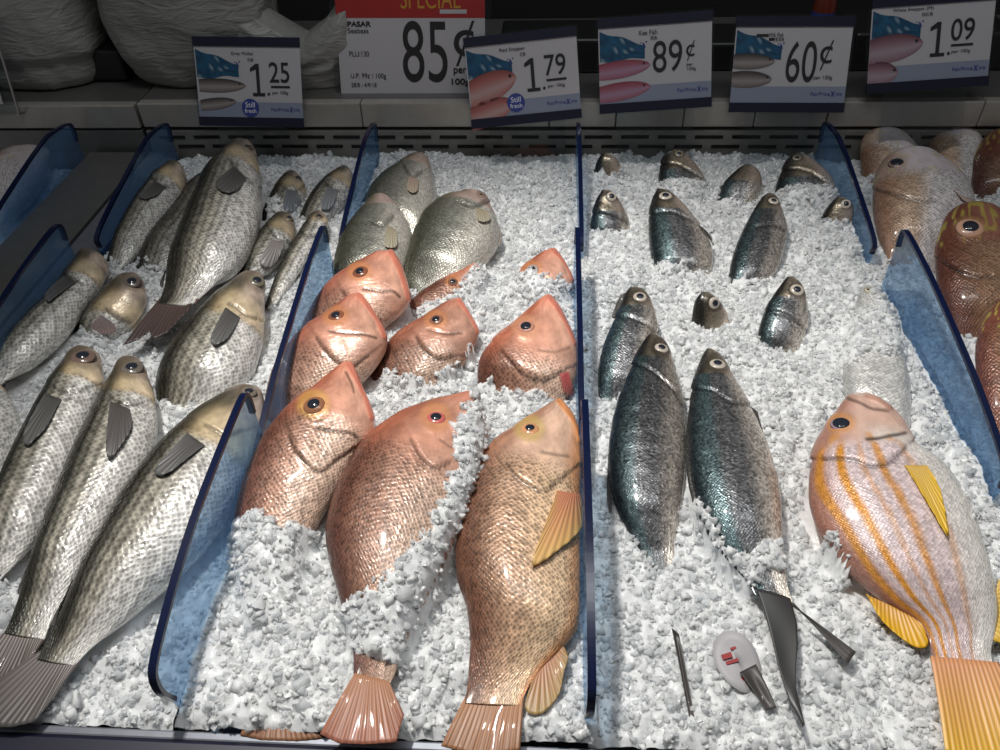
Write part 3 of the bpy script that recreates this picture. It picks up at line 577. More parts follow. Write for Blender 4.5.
milk('dark milkfish on the left of the large front pair, pale ringed eye', '650,333/657,334 643,342/667,346 634,360/675,368 624,384/681,394 614,412/685,422 609,444/686,452 609,476/684,484 616,508/680,514 630,536/676,540 646,560/674,562 658,578/676,580', .036, -.006, vis=9.6, eye=(661.6, 348, 7.5, 7.5, KI, KH), gill=Q('634,364 646,366 660,376 676,392 684,408'), jag=.3, cmul=.8,
 fins=[('dorsal_fin', Q('608,454 613,492'), Q('607,498 611,514'), *DK), ('pelvic_fin', Q('630,540 636,548'), Q('628,556 631,565'), *DK, 'flat'), ('tail_fin', Q('672,628 679,634'), Q('691,727 696,726'), *DK, 'leaf', .029), ('tail_fin', Q('740,672 756,664'), Q('766,710 777,708'), *DK, 'leaf', .029)])
milk('bright silver-sided milkfish on the right of the front pair, forked black tail', '706,349/714,350 701,358/724,362 694,380/737,384 689,406/751,410 686,438/765,440 687,470/776,472 693,502/781,506 706,532/782,534 724,556/784,562 744,578/788,586 756,596/794,603', .036, .022, eye=(717.6, 364, 8.5, 8, KI, KH), gill=Q('692,389 704,388 716,391 730,401 752,405'), cmul=1.25,
 fins=[('pectoral_fin', Q('751,407 757,411'), Q('765,450 769,453'), (.06, .05, .05), (.10, .09, .085), 'flat', .002), ('tail_fin', Q('756,588 763,606 770,629 779,667 790,701 803,726'), Q('790,598 797,622 798,645 796,666 796,688 805,725'), (.05, .05, .05), (.045, .042, .042), 'leaf', .002), ('tail_fin', Q('794,602 800,612'), Q('848,664 856,652'), *DK)])
YI = (.12, .16, .32)
fish('striped_snapper', 'pink snapper with orange stripes and yellow fins at the lower right', 'stripe',
 E('846,396/872,395 836,410/897,416 818,440/915,446 809,476/944,470 812,510/968,505 826,540/982,545 850,570/992,580 885,600/996,612 918,622/994,636 930,645/992,656 935,672/998,676'), .046, .014,
 eye=(841, 424, 9.5, 7, (.35, .25, .30), (.70, .30, .06), .8), gill=Q('822,458 840,458 856,460 874,466 890,462 904,448'), mouth=[(Q('867,440 878,439 888,437 896,436 904,434'), 2., .8), (Q('847,398 858,402 872,408 888,411'), 1.8, .6)], lip=(Q('866,396 878,400 889,408'), 3, (.62, .36, .27)),
 fins=[('pectoral_fin', Q('904,466 926,466'), Q('942,534 945,530 938,492'), (.90, .58, .16), (.95, .58, .03)), ('dorsal_fin', Q('866,594 892,606 922,622'), Q('884,622 914,646 928,644'), (.80, .40, .08), (.95, .52, .015)),
  ('anal_fin', Q('998,580 990,640'), Q('1016,590 1010,640'), (.92, .62, .2), (.95, .58, .03)), ('tail_fin', Q('934,668 1002,674'), Q('946,754 975,764 1005,760 1035,748'), (.86, .40, .20), (.92, .52, .04), 'x', .007)])
GB = 'reddish breams in the far right tray'
def bream(label, st, wh, wt, sp='bream', **k): return fish('red_bream', label, sp, E(st), wh, wt, group=GB, **k)
bream('pinkish bream directly behind the rear right divider', '875,128/892,128 864,136/910,140 860,150/920,156 862,170/924,176 866,195/920,200', .032, -.022, vis=3.6, cmul=.85)
bream('scaly brownish bream at the back, second from the rear right divider', '946,122/964,121 934,132/978,134 928,150/986,152 930,172/988,176 940,196/984,200', .032, -.022, vis=3.6, cmul=.85)
bream('dark red-brown bream at the right edge, back row', '994,130/1012,130 982,140/1026,142 973,160/1034,164 972,182/1034,188 978,206/1028,212', .042, -.020, vis=3.6, sp='redbream', cmul=.8)
bream('large pale lavender bream with dark eye beside the right divider', '894,152/914,148 882,162/938,158 875,180/962,178 873,202/974,202 876,226/970,226 884,250/955,250 894,270/940,272', .052, -.012, vis=5.6,
 eye=(896.6, 163, 7, 5, (.30, .20, .15), (.55, .38, .30), .75), gill=Q('880,190 896,194 916,200 934,200'), fins=[('pectoral_fin', Q('953,190 960,196'), Q('962,202 974,204'), (.62, .45, .36), (.66, .52, .44))])
bream('dark maroon bream with yellow streaks and pink ringed eye', '962,204/984,203 946,216/1006,218 937,242/1022,244 936,272/1030,276 942,300/1030,306 956,326/1022,332 970,345/1012,350', .056, -.012, vis=5.6, sp='redbream', cmul=1.1,
 eye=(970, 228, 11, 8, (.62, .36, .25), (.40, .2, .1), .6), gill=Q('944,262 958,270 974,276 992,276'))
bream('rusty orange bream cut off by the right edge of the view', '1002,296/1016,296 988,314/1034,316 977,338/1044,342 976,364/1050,372 980,395/1050,404 988,425/1044,432 998,450/1036,458', .044, -.014, vis=5.8, sp='redbream', cmul=1.6)
fish('red_bream', 'pale pinkish fish in the far left case, seen past the blue panels', 'bream', E('45,148/50,152 22,152/44,174 4,160/30,194 -12,178/12,212 -22,200/0,228'), .020, .010, group=None, cmul=.75)
COVER = [(k, Q(s)) for k, s in (
 (24, '480,392 464,408 452,424 455,460 446,486 424,530 402,554 378,582 338,600 332,636 354,652 370,655 394,662 424,690 470,640 470,560 500,450 500,392'),
 (18, '480,262 462,281 452,292 440,300 412,306 412,336 500,336 500,262'),
 (21, '484,336 468,345 458,358 436,372 426,386 384,398 378,414 470,410 490,350'),
 (37, '836,311 904,306 910,342 897,352 876,349 862,354 850,364 834,350'), (37, '876,290 890,300 896,312 880,312 872,300'),
 (39, '684,488 702,500 718,526 722,546 742,553 775,536 800,548 796,566 765,568 748,586 716,580 684,540'),
 (40, '806,517 824,532 842,528 838,545 855,570 864,596 836,600 800,540'), (40, '964,484 985,530 1000,570 1010,540 984,480'),
 (34, '610,400 640,392 640,420 600,420'))]
# ------------------------------------------------------------------ the crushed ice
DX = [-.612, -.275, .036, .420]                       # divider lines (left end panel, left, middle, right)
YB, YF = 1.185, .249                                  # back and front of the bed
allv, allf, fmeta, o_ = [], [], [], 0
for fi, fd in enumerate(FISH):
    n, m = fd['n'], fd['m']; allv.append(fd['v'])
    for i in range(n-1):
        for j in range(m):
            allf.append((o_+i*m+j, o_+i*m+(j+1) % m, o_+(i+1)*m+(j+1) % m, o_+(i+1)*m+j)); fmeta.append((fi, fd['sp'][i]))
    o_ += n*m
allv = np.vstack(allv); BV = BVHTree.FromPolygons([Vector(x) for x in allv], allf)
def dome(x, y, r):
    xi = np.floor(x).astype(int); yi = np.floor(y).astype(int); best = np.full(x.shape, 9.); hh = np.zeros(x.shape)
    for a in (-1, 0, 1):
        for b in (-1, 0, 1):
            cx = xi+a; cy = yi+b; jx = _tab[cx % 256, cy % 256]; jy = _tab[(cx+91) % 256, (cy+37) % 256]; k = .75+.5*_tab[(cx+17) % 256, (cy+151) % 256]
            d2 = ((x-cx-jx)**2+(y-cy-jy)**2)*k; best = np.minimum(best, d2)
    return np.maximum(0, r-best)
def make_ice(x0, x1, label, base=0., y0=YF, y1=YB, slope=None, step=.0023, chips=1., seed=0):
    r = np.random.default_rng(seed+5)
    xs = np.arange(x0, x1, step); ys = np.arange(y0, y1+.03, step)
    X, Y = np.meshgrid(xs, ys); H = base-.002+.012*vnoise(X*26+seed, Y*26)+.007*vnoise(X*70, Y*70+seed)+.0060*dome(X/.0125+seed, Y/.0125, .7)+.0036*dome(X/.0066, Y/.0066+seed, .7)
    if slope is not None: H = H+slope(X, Y)
    H -= .010*sstep(.010, -.004, Y-y0)**2+.05*sstep(-.006, .03, Y-y1)
    top = np.full(X.shape, -9.); fid = np.full(X.shape, -1); fsp = np.zeros(X.shape)
    dn = Vector((0, 0, -1))
    for i in range(X.shape[0]):
        for j in range(X.shape[1]):
            q = BV.ray_cast(Vector((X[i, j], Y[i, j], 2.)), dn)
            if q[0] is not None: top[i, j] = q[0].z-Z0; fid[i, j], fsp[i, j] = fmeta[q[2]]
    onf = fid >= 0
    vis = np.array([f['vis'] for f in FISH]+[0]); jg = np.array([f['jag'] for f in FISH]+[0])
    P = np.stack([X, Y, Z0+np.where(onf, top+.003, H)], -1); px, py = proj(P)
    jx = 7*vnoise(X*150, Y*150)+9*vnoise(X*330+9, Y*330)
    cov = np.zeros(X.shape, bool)
    for k_, c in COVER: cov |= inpoly(px+jx, py+jx*.7, c) & (fid == k_)
    cov |= (fsp+jg[fid]*2.4*vnoise(X*120+5, Y*120)) > vis[fid]
    cov &= onf
    show = onf & ~cov
    Hc = np.where(cov, np.maximum(H, top+.005+.004*vnoise(X*150, Y*150)), H)
    # soften the covered mounds into the bed around them
    G = Hc.copy()
    for _ in range(8):
        g = np.pad(G, 1, mode='edge'); sm = (g[:-2, 1:-1]+g[2:, 1:-1]+g[1:-1, :-2]+g[1:-1, 2:]+4*G)/8
        G = np.where(cov, np.maximum(sm, top+.003), np.maximum(sm, H))
    H = G+.004*vnoise(X*260+3, Y*260)*(~show)
    H = np.where(show, np.minimum(H, np.maximum(top-.006, -.03)), H)
    V = np.stack([X, Y, Z0+H], -1).reshape(-1, 3); ny, nx = X.shape
    Fc = grid_faces(ny, nx); Fc = [tuple(reversed(f)) if False else f for f in Fc]
    # chips
    N = int(chips*(x1-x0)*(y1-y0)/(.0036**2)*.75)
    cx = r.uniform(x0+.002, x1-.002, N); cy = r.uniform(y0+.0005, y1+.004, N)
    ii = np.clip(((cy-ys[0])/step).astype(int), 0, ny-2); jj = np.clip(((cx-xs[0])/step).astype(int), 0, nx-2)
    keep = ~(show[ii, jj] & show[ii+1, jj] & show[ii, jj+1]) & (H[ii, jj] > -.03)
    cx, cy, ii, jj = cx[keep], cy[keep], ii[keep], jj[keep]; N = len(cx)
    sz = .0018*np.exp(r.normal(0, .42, N)); sz = np.minimum(sz, .0052)
    cz = Z0+np.maximum(np.maximum(H[ii, jj], H[ii+1, jj+1]), H[ii+1, jj])+sz*r.uniform(-.95, .10, N)
    cube = np.array([(x, y, z) for z in (-1, 1) for y in (-1, 1) for x in (-1, 1)], float)
    cf = np.array([(0, 2, 3, 1), (4, 5, 7, 6), (0, 1, 5, 4), (2, 6, 7, 3), (0, 4, 6, 2), (1, 3, 7, 5)])
    shp = cube[None]*.8+r.uniform(-.55, .55, (N, 8, 3)); shp *= r.uniform(.6, 1.25, (N, 1, 3))
    q = r.normal(size=(N, 4)); q /= np.linalg.norm(q, axis=1)[:, None]; w, x, y, z = q.T
    Rm = np.stack([1-2*(y*y+z*z), 2*(x*y-z*w), 2*(x*z+y*w), 2*(x*y+z*w), 1-2*(x*x+z*z), 2*(y*z-x*w), 2*(x*z-y*w), 2*(y*z+x*w), 1-2*(x*x+y*y)], 1).reshape(N, 3, 3)
    cvv = np.einsum('nij,nkj->nki', Rm, shp)*sz[:, None, None]+np.stack([cx, cy, cz], 1)[:, None, :]
    VV = np.vstack([V, cvv.reshape(-1, 3)]).astype(np.float32)
    FF = np.vstack([np.array(Fc), (cf[None]+(len(V)+8*np.arange(N))[:, None, None]).reshape(-1, 4)]).astype(np.int32)
    me = bpy.data.meshes.new('crushed_ice'); me.vertices.add(len(VV)); me.vertices.foreach_set('co', VV.ravel())
    me.loops.add(FF.size); me.loops.foreach_set('vertex_index', FF.ravel()); me.polygons.add(len(FF))
    me.polygons.foreach_set('loop_start', np.arange(0, FF.size, 4, dtype=np.int32))
    try: me.polygons.foreach_set('loop_total', np.full(len(FF), 4, np.int32))
    except Exception: pass
    sm = np.zeros(len(FF), bool); sm[:len(Fc)] = True; sm[len(Fc):] = np.repeat(r.random(N) < .75, 6); me.polygons.foreach_set('use_smooth', sm)
    me.update(calc_edges=True); me.validate()
    me.materials.append(MAT['ice']); me.materials.append(MAT['chip'])
    mi_ = np.zeros(len(me.polygons), np.int32); cm = np.repeat((r.random(N) < .6).astype(np.int32), 6); mi_[len(Fc):len(Fc)+len(cm)] = cm[:len(mi_)-len(Fc)]; me.polygons.foreach_set('material_index', mi_); me.update()
    o = bpy.data.objects.new('crushed_ice', me); COL.objects.link(o)
    tag(o, label, 'ice', None, 'stuff'); return o
make_ice(DX[0]+.003, DX[1]-.0005, 'crushed ice under the grey mullets', -.004, seed=1)
make_ice(DX[1]+.0005, DX[2]+.0075, 'crushed ice round the red snappers in the middle tray', 0., seed=2, slope=lambda X, Y: .010*sstep(.55, .38, Y)*sstep(-.02, -.12, X)*sstep(.24, .30, Y))
make_ice(DX[2]+.0005, DX[3]-.0005, 'crushed ice round the milkfish in the right tray', 0., seed=3)
make_ice(DX[3]+.0005, .86, 'crushed ice under the breams at the far right', -.012, seed=4)
make_ice(-1.1, -.775, 'crushed ice in the far left case', -.02, y0=.6, y1=1.17, seed=6, chips=.7)
# ------------------------------------------------------------------ blue dividers
TOPS = {'rear': [(1.172, .030), (1.176, .050), (1.168, .062), (1.13, .068), (1.09, .068), (1.006, .054), (.896, .030), (.885, .012)],
        'mid': [(.828, .060), (.829, .078), (.818, .085), (.77, .083), (.703, .076), (.586, .058), (.502, .036), (.490, .016)],
        'front': [(.515, .070), (.515, .090), (.505, .099), (.46, .099), (.388, .095), (.337, .087), (.297, .077), (.268, .067), (.258, .058), (.256, .040), (.262, .016)]}
def divider(x, seg, label, group='blue acrylic dividers'):
    tp = np.array(TOPS[seg]); root = empty('tray_divider', (x, tp[:, 0].mean(), Z0)); tag(root, label, 'divider', group)
    K = 60; T = .0048; pts = [tuple(q) for q in catmull(tp, np.linspace(0, len(tp)-1, K+1))]; yr = tp[0, 0]; yf = tp[-1, 0]
    out = [(yr, -.045)]+pts+[(yf+.01, -.045)]
    def slab(outline, x0, x1):
        n = len(outline); V = [(x0, y, Z0+z) for y, z in outline]+[(x1, y, Z0+z) for y, z in outline]
        Fs = [tuple(range(n-1, -1, -1)), tuple(range(n, 2*n))]+[(i, (i+1) % n, n+(i+1) % n, n+i) for i in range(n)]
        return V, Fs
    v, f = slab(out, x-T/2, x+T/2); mobj('panel', v, f, MAT['panel'], root, root.location, smooth=False)
    top = np.array(pts); d = np.gradient(top, axis=0); d /= np.linalg.norm(d, axis=1)[:, None]; nn = np.stack([-d[:, 1], d[:, 0]], 1)
    if nn[K//2, 1] < 0: nn = -nn
    V, Fs = [], []; w = T/2+.0006
    for (y, z), (ny_, nz_) in zip(top, nn):
        for sx_, oo in ((-w, -.0022), (-w, .0012), (w, .0012), (w, -.0022)): V.append((x+sx_, y+ny_*oo, Z0+z+nz_*oo))
    n = len(top)
    Fs = grid_faces(n, 4, True)+[(3, 2, 1, 0), (4*n-4, 4*n-3, 4*n-2, 4*n-1)]
    mobj('edge', V, Fs, MAT['edge'], root, root.location, smooth=False)['label'] = 'dark navy top edge'
    return root
for x, nm in ((DX[1], 'left'), (DX[2], 'middle'), (DX[3], 'right')):
    for k, seg in enumerate(('rear', 'mid', 'front')):
        if nm == 'right' and k == 2: continue
        what = {'left': 'between the mullets and the snappers', 'middle': 'between the snappers and the milkfish', 'right': 'between the milkfish and the breams'}[nm]
        divider(x+(.009 if nm == 'middle' and k == 0 else 0), seg, f"{('rearmost', 'second' if nm != 'right' else 'nearer', 'front')[k]} blue acrylic divider {what}")
divider(DX[0], 'rear', 'tall blue acrylic end panel by the pale rear mullet, left end of the case')
divider(DX[0], 'mid', 'dark blue acrylic end panel beside the long pale mullet')
divider(-.772, 'rear', 'blue acrylic end panel of the neighbouring case, far left at the back')
# ------------------------------------------------------------------ display case
case = empty('display_case', (0, .7, 0)); tag(case, 'steel refrigerated fish display case with slotted back and navy front rail', 'display case')
def cpart(name, parts, mat, parent=None, bev=.0015):
    v, f = join_vf(parts); o = mobj(name, v, f, MAT[mat], parent or case, (0, .7, 0), smooth=False)
    if bev: bevel(o, bev)
    return o
XL, XR = -.665, 1.0
cpart('tray', [box_vf(XL, XR, .245, 1.20, Z0-.075, Z0-.065), box_vf(XL, XR, .2415, .2485, Z0-.075, Z0-.012), box_vf(XL, XL+.05, .245, 1.19, Z0-.07, Z0+.003)], 'tray')
cpart('cabinet', [box_vf(XL, XR, .26, 1.6, .06, Z0-.078)], 'steel_dark')
cpart('plinth', [box_vf(XL+.03, XR-.03, .30, 1.55, 0, .06)], 'black')
rl = cpart('front_rail', [box_vf(XL, XR, .222, .2405, Z0-.055, Z0-.001)], 'navy', bev=.003)
cpart('rail_lip', [box_vf(XL, XR, .2407, .2478, Z0-.055, Z0-.003)], 'tray')['label'] = 'grey steel lip behind the navy rail'
HB = .082
bpan = cpart('back_panel', [box_vf(XL, XR, 1.20, 1.212, Z0-.07, Z0+.036)], 'vent')
sl = []
for row, (z, off) in enumerate(((.0245, 0.), (.0085, .028))):
    x = XL+.02+off
    while x < XR-.06:
        sl.append(box_vf(x, x+.044, 1.1988, 1.2004, Z0+z-.0026, Z0+z+.0026)); x += .0585
cpart('vent_slots', sl, 'slot', bpan, 0)['label'] = 'row of black slots'
cpart('shadow_gap', [box_vf(XL, XR, 1.206, 1.214, Z0+.036, Z0+.042)], 'black', bev=0)
lp = []; xs_ = [XL, -.30, .0, .105, .21, .32, .43, .66, XR]
for a, b in zip(xs_[:-1], xs_[1:]): lp.append(box_vf(a+.0006, b-.0006, 1.198, 1.216, Z0+.042, Z0+HB))
cpart('ledge_lip', lp, 'steel', bev=.002)
cpart('ledge', [box_vf(XL, XR, 1.2165, 1.60, Z0+HB-.02, Z0+HB-.001)], 'steel_dark')
case2 = empty('display_case', (-1.0, .7, 0)); tag(case2, 'end of the neighbouring steel display case, far left', 'display case')
def c2(name, parts, mat, bev=.0015):
    v, f = join_vf(parts); o = mobj(name, v, f, MAT[mat], case2, (-1.0, .7, 0), smooth=False)
    if bev: bevel(o, bev)
XQ = XL-.006
c2('tray', [box_vf(-1.4, XQ, .245, 1.20, Z0-.085, Z0-.075), box_vf(-.768, XQ, .245, 1.19, Z0-.07, Z0+.003)], 'steel_dark')
c2('cabinet', [box_vf(-1.4, XQ, .26, 1.6, .0, Z0-.088)], 'steel_dark')
c2('back_panel', [box_vf(-1.4, XQ, 1.20, 1.212, Z0-.07, Z0+.036)], 'steel_dark')
c2('ledge_lip', [box_vf(-1.4, XQ, 1.198, 1.216, Z0+.040, Z0+HB-.003)], 'steel', .002)
c2('ledge', [box_vf(-1.4, XQ, 1.2165, 1.60, Z0+HB-.02, Z0+HB-.004)], 'steel_dark')
v, f = join_vf([box_vf(-3, 3, -2, 2.2, -.05, 0)]); tag(mobj('floor', v, f, MAT['floor'], smooth=False), None, None, None, 'structure')
v, f = join_vf([box_vf(-3, 3, 2.0, 2.1, 0, 3)]); tag(mobj('wall_back', v, f, MAT['wall'], smooth=False), None, None, None, 'structure')
# ------------------------------------------------------------------ price signs
LEAN = math.radians(25)
class Card:
    def __init__(s, name, label, cat, TL, TR, BL, BR, y, group=None, lean=LEAN, stand=True):
        N = np.array([0, -math.cos(lean), math.sin(lean)]); P = np.array([0, y, Z0+.04])
        c = [bplane(np.float64(p[0]), np.float64(p[1]), P, N) for p in (TL, TR, BL, BR)]
        ctr = sum(c)/4; x = (c[1]-c[0])+(c[3]-c[2]); s.W = np.linalg.norm(x)/2; x /= np.linalg.norm(x); yv = np.cross(N, x)
        s.H = abs(((c[0]-c[2])+(c[1]-c[3])).dot(yv))/2
        s.M = Matrix(((x[0], yv[0], N[0], ctr[0]), (x[1], yv[1], N[1], ctr[1]), (x[2], yv[2], N[2], ctr[2]), (0, 0, 0, 1)))
        s.root = empty(name, (0, 0, 0)); s.root.matrix_world = s.M; tag(s.root, label, cat, group); s.z = .0016
        s.ctr = ctr
    def p(s, fx, fy): return ((fx-.5)*s.W, (.5-fy)*s.H)
    def quad(s, name, fx0, fy0, fx1, fy1, mat, th=.0012, z=None):
        a = s.p(fx0, fy1); b = s.p(fx1, fy0); z = s.z if z is None else z
        v, f = box_vf(a[0], b[0], a[1], b[1], z-th, z); o = mobj(name, v, f, MAT[mat], s.root, smooth=False); return o
    def poly(s, name, pts, cols, z, mat='print', fan=None):
        v = [(*s.p(a, b), z) for a, b in pts]; return mobj(name, v, fan or [tuple(range(len(v)))], MAT[mat], s.root, smooth=False, col=None if cols is None else np.array(cols))
    def disc(s, name, fx, fy, r, mat, z, parent=None):
        c = s.p(fx, fy); K = 28; v = [(c[0]+r*s.H*math.cos(2*math.pi*i/K), c[1]+r*s.H*math.sin(2*math.pi*i/K), z+dz) for dz in (-.0003, 0) for i in range(K)]
        f = [tuple(range(K-1, -1, -1)), tuple(range(K, 2*K))]+[(i, (i+1) % K, K+(i+1) % K, K+i) for i in range(K)]
        return mobj(name, v, f, MAT[mat], parent or s.root, smooth=False)
    def text(s, body, fx0, fy0, fx1, fy1, mat='ink', name='lettering', bold=0., z=None):
        cu_ = bpy.data.curves.new(name, 'FONT'); cu_.body = body; cu_.size = .02; cu_.offset = bold; cu_.extrude = .00008; cu_.align_x = 'LEFT'
        t_ = bpy.data.objects.new(name, cu_); COL.objects.link(t_); dg = bpy.context.evaluated_depsgraph_get(); dg.update()
        me = bpy.data.meshes.new_from_object(t_.evaluated_get(dg)); bpy.data.objects.remove(t_); me.materials.clear(); me.materials.append(MAT[mat]); me.name = name
        o = bpy.data.objects.new(name, me); COL.objects.link(o)
        bb = np.array([tuple(q.co) for q in me.vertices]); mn, mx = bb.min(0), bb.max(0); d = np.maximum(mx-mn, 1e-5)
        a = s.p(fx0, fy1); b = s.p(fx1, fy0); sx, sy = (b[0]-a[0])/d[0], (b[1]-a[1])/d[1]
        o.scale = (sx, sy, 1); o.location = (a[0]-mn[0]*sx, a[1]-mn[1]*sy, (s.z if z is None else z)+.0006); o.parent = s.root
        return o
    def picfish(s, x0, x1, yc, h, top, mid, low, droop=0., cut=0.):
        K = 18; v, cs, f = [], [], []
        for i in range(K+1):
            t = i/K; x = x0+(x1-x0)*t; e = (1-((t-.35)/.65)**2)**.6 if t > .35 else (1-((.35-t)/(.35+.45))**2)**.7
            e = max(e, .03); yy = yc+droop*(1-t)
            for k, cc in ((-1, top), (-.45, mid), (.2, low), (1, mid)):
                v.append((*s.p(x, yy+k*e*h*(.5 if k < 0 else .5)), s.z+.0005)); cs.append(cc)
        f = [(i*4+j, i*4+j+4, i*4+j+5, i*4+j+1) for i in range(K) for j in range(3)]
        fp = mobj('fish_picture', v, f, MAT['print'], s.root, smooth=False, col=np.array(cs))
        s.disc('eye_picture', x0+(x1-x0)*.87, yc-.12*h+droop*.13, .045*h*2/2+.004, 'ink', s.z+.0009, None).parent = fp
    def net(s):
        r = np.random.default_rng(3); v, cs, f = [], [], []; K, J = 14, 7
        for i in range(K+1):
            t = i/K
            for j in range(J+1):
                u = j/J; x = .01+.40*t; y = .13+.17*t+u*(.33-.20*t)+.012*math.sin(9*t+u*5)
                v.append((*s.p(x, y), s.z+.0003)); q = r.random()
                cs.append(np.array((.008, .04, .09))*(1-q)+np.array((.012, .10, .19))*q if r.random() > .10 else np.array((.25, .34, .40)))
        f = [(i*(J+1)+j, i*(J+1)+j+1, (i+1)*(J+1)+j+1, (i+1)*(J+1)+j) for i in range(K) for j in range(J)]
        mobj('net_picture', v, f, MAT['print'], s.root, smooth=False, col=np.array(cs))
        for k in range(9):
            x, y = .36+.07*r.random(), .25+.1*r.random(); s.disc('splash_picture', x, y, .006+.006*r.random(), 'blue_ink', s.z+.0004)
    def logo(s, x0=.70, x1=.97, y0=.785, y1=.825):
        w = x1-x0
        s.text('FairPrice', x0, y0, x0+w*.62, y1, 'blue_ink', 'logo_lettering'); s.text('tra', x0+w*.80, y0+.005, x1, y1, 'blue_ink', 'logo_lettering')
        cx, cy = x0+w*.71, (y0+y1)/2; q = .016; k = s.W/s.H
        for sg in (1, -1):
            s.poly('logo_star', [(cx-q*1.1, cy-sg*q*k*1.3), (cx-q*.6, cy-sg*q*k*1.5), (cx+q*1.1, cy+sg*q*k*1.3), (cx+q*.6, cy+sg*q*k*1.5)][::sg], None, s.z+.0007, 'blue_ink')
def small_sign(label, TL, TR, BL, BR, y=1.163, lean=LEAN, last=False):
    c = Card('price_sign', label, 'price sign', TL, TR, BL, BR, y, 'small price signs on the back ledge', lean)
    c.quad('holder', -.02, -.03, 1.02, 1.02, 'clear', .0025, -.0002)
    c.quad('card', .0, .02, 1., .98, 'card', .0010, .0010); c.z = .0012
    c.quad('printed_band', .0, .725, 1., .98, 'band', .0002, .0013)
    c.quad('top_strip', -.005, -.005, 1.005, .10, 'navy', .003, .0030); c.quad('bottom_strip', -.005, .90, 1.005, 1.005, 'navy', .003, .0030)
    # clear foot reaching down to the ice
    Mi = c.M.inverted(); lo = Mi @ Vector((c.ctr[0], 1.150, Z0-.01)); a = c.p(.15, 1.0); b = c.p(.85, 1.0)
    zb = lo.z; yb = lo.y
    v = [(a[0], a[1], -.0027), (b[0], b[1], -.0027), (b[0], yb, zb), (a[0], yb, zb), (a[0], a[1], -.0007), (b[0], b[1], -.0007), (b[0], yb, zb+.002), (a[0], yb, zb+.002)]
    f = [(3, 2, 1, 0), (4, 5, 6, 7), (0, 1, 5, 4), (2, 3, 7, 6), (1, 2, 6, 5), (3, 0, 4, 7)]
    mobj('foot', v, f, MAT['clear'], c.root, smooth=False)
    c.net(); c.logo(); return c
PK = ((.22, .055, .05), (.38, .13, .115), (.45, .30, .28)); GY = ((.03, .03, .03), (.13, .11, .10), (.30, .26, .25)); MG = ((.24, .045, .075), (.33, .10, .14), (.36, .22, .30)); PU = ((.11, .04, .05), (.24, .13, .16), (.36, .28, .31))
def dollars(c, d, cents, x=.52, xs=.70):
    one = [(0, .14), (.42, 0), (.66, 0), (.66, .90), (1, .90), (1, 1), (.10, 1), (.10, .90), (.42, .90), (.42, .17), (.0, .25)]
    c.poly('price_lettering', [(x+.13*a, .29+.365*b_) for a, b_ in one][::-1], None, c.z+.0006, 'ink'); c.disc('price_dot', x+.165, .63, .016, 'ink', c.z+.0006)
    c.text(cents, xs, .27, xs+.19, .50, name='price_lettering', bold=.0001); c.quad('price_underline', xs+.01, .535, xs+.19, .56, 'ink', .0002, c.z+.0006); c.text('per 100g', xs+.02, .595, xs+.17, .64)
def sticker(c, x, y):
    d = c.disc('sticker', x, y, .105, 'blue_ink', c.z+.0010); c.text('Still', x-.045, y-.065, x+.045, y-.005, 'white_ink', z=c.z+.0008); c.text('fresh', x-.055, y+.01, x+.055, y+.06, 'white_ink', z=c.z+.0008)
c = small_sign('price sign reading Grey Mullet 1.25 in front of the plastic bags', (193, 37), (298, 38), (201, 125), (305, 127))
c.text('Grey Mullet', .35, .16, .56, .205); c.text('乌鱼', .50, .225, .56, .265); dollars(c, '1', '25')
c.picfish(.02, .47, .54, .16, *GY); c.picfish(.02, .37, .72, .14, *GY, droop=.05); sticker(c, .50, .79)
c = small_sign('tilted price sign reading Red Snapper 1.79 overlapping the large 85 cent sign', (463, 38), (577, 27), (473, 129), (580, 117), y=1.155)
c.text('Red Snapper', .31, .15, .54, .20); c.text('红鱼', .49, .215, .54, .255); dollars(c, '1', '79')
c.picfish(.01, .44, .48, .34, *PK, droop=.14); c.picfish(.0, .40, .76, .30, *PK, droop=.14); sticker(c, .42, .76)
c = small_sign('price sign reading Kee Fish 89 cents above the milkfish', (598, 19), (713, 11), (600, 114), (710, 106))
c.text('Kee Fish', .36, .15, .52, .20); c.text('西鱼', .46, .215, .52, .255); c.text('89', .48, .27, .74, .60, name='price_lettering', bold=.0); c.text('¢', .775, .29, .85, .50, name='price_lettering'); c.text('per\n100g', .78, .53, .86, .61)
c.picfish(.0, .46, .51, .19, *MG, droop=.05); c.picfish(.0, .46, .74, .20, *MG, droop=.06)
c = small_sign('price sign reading 60 cents, fourth of the small signs from the left', (738, 17), (856, 17), (728, 112), (841, 112))
c.quad('crossed_out_word', .18, .175, .285, .205, 'ink', .0002, c.z+.0006); c.text('Milk Fish', .29, .165, .41, .205); c.quad('crossed_out_word', .29, .215, .34, .245, 'ink', .0002, c.z+.0006); c.text('虱目鱼', .345, .21, .42, .25)
c.text('60', .46, .25, .72, .68, name='price_lettering', bold=.0); c.text('¢', .745, .24, .85, .55, name='price_lettering'); c.text('per 100g', .71, .61, .87, .66)
c.picfish(.0, .36, .46, .17, *GY); c.picfish(.0, .35, .65, .18, *GY)
c = small_sign('price sign reading 1.09 with one large purple fish, rightmost', (872, -3), (993, -8), (867, 95), (990, 83))
c.text('White Snapper (M)', .17, .12, .50, .165); c.text('白红鱼', .41, .18, .50, .22); dollars(c, '1', '09', .49, .66)
c.picfish(.0, .44, .50, .30, *PU, droop=.06); c.picfish(.0, .25, .80, .26, *PU)
b = Card('price_sign', 'large white 85 cent sign with a red header, Pasar Seabass', 'price sign', (337, -62), (486, -62), (336, 98), (484, 98), 1.225, None, math.radians(20))
b.quad('holder', -.04, -.02, 1.04, 1.045, 'clear', .003, -.0002); b.quad('card', 0, 0, 1, 1, 'card', .001, .001); b.z = .0012
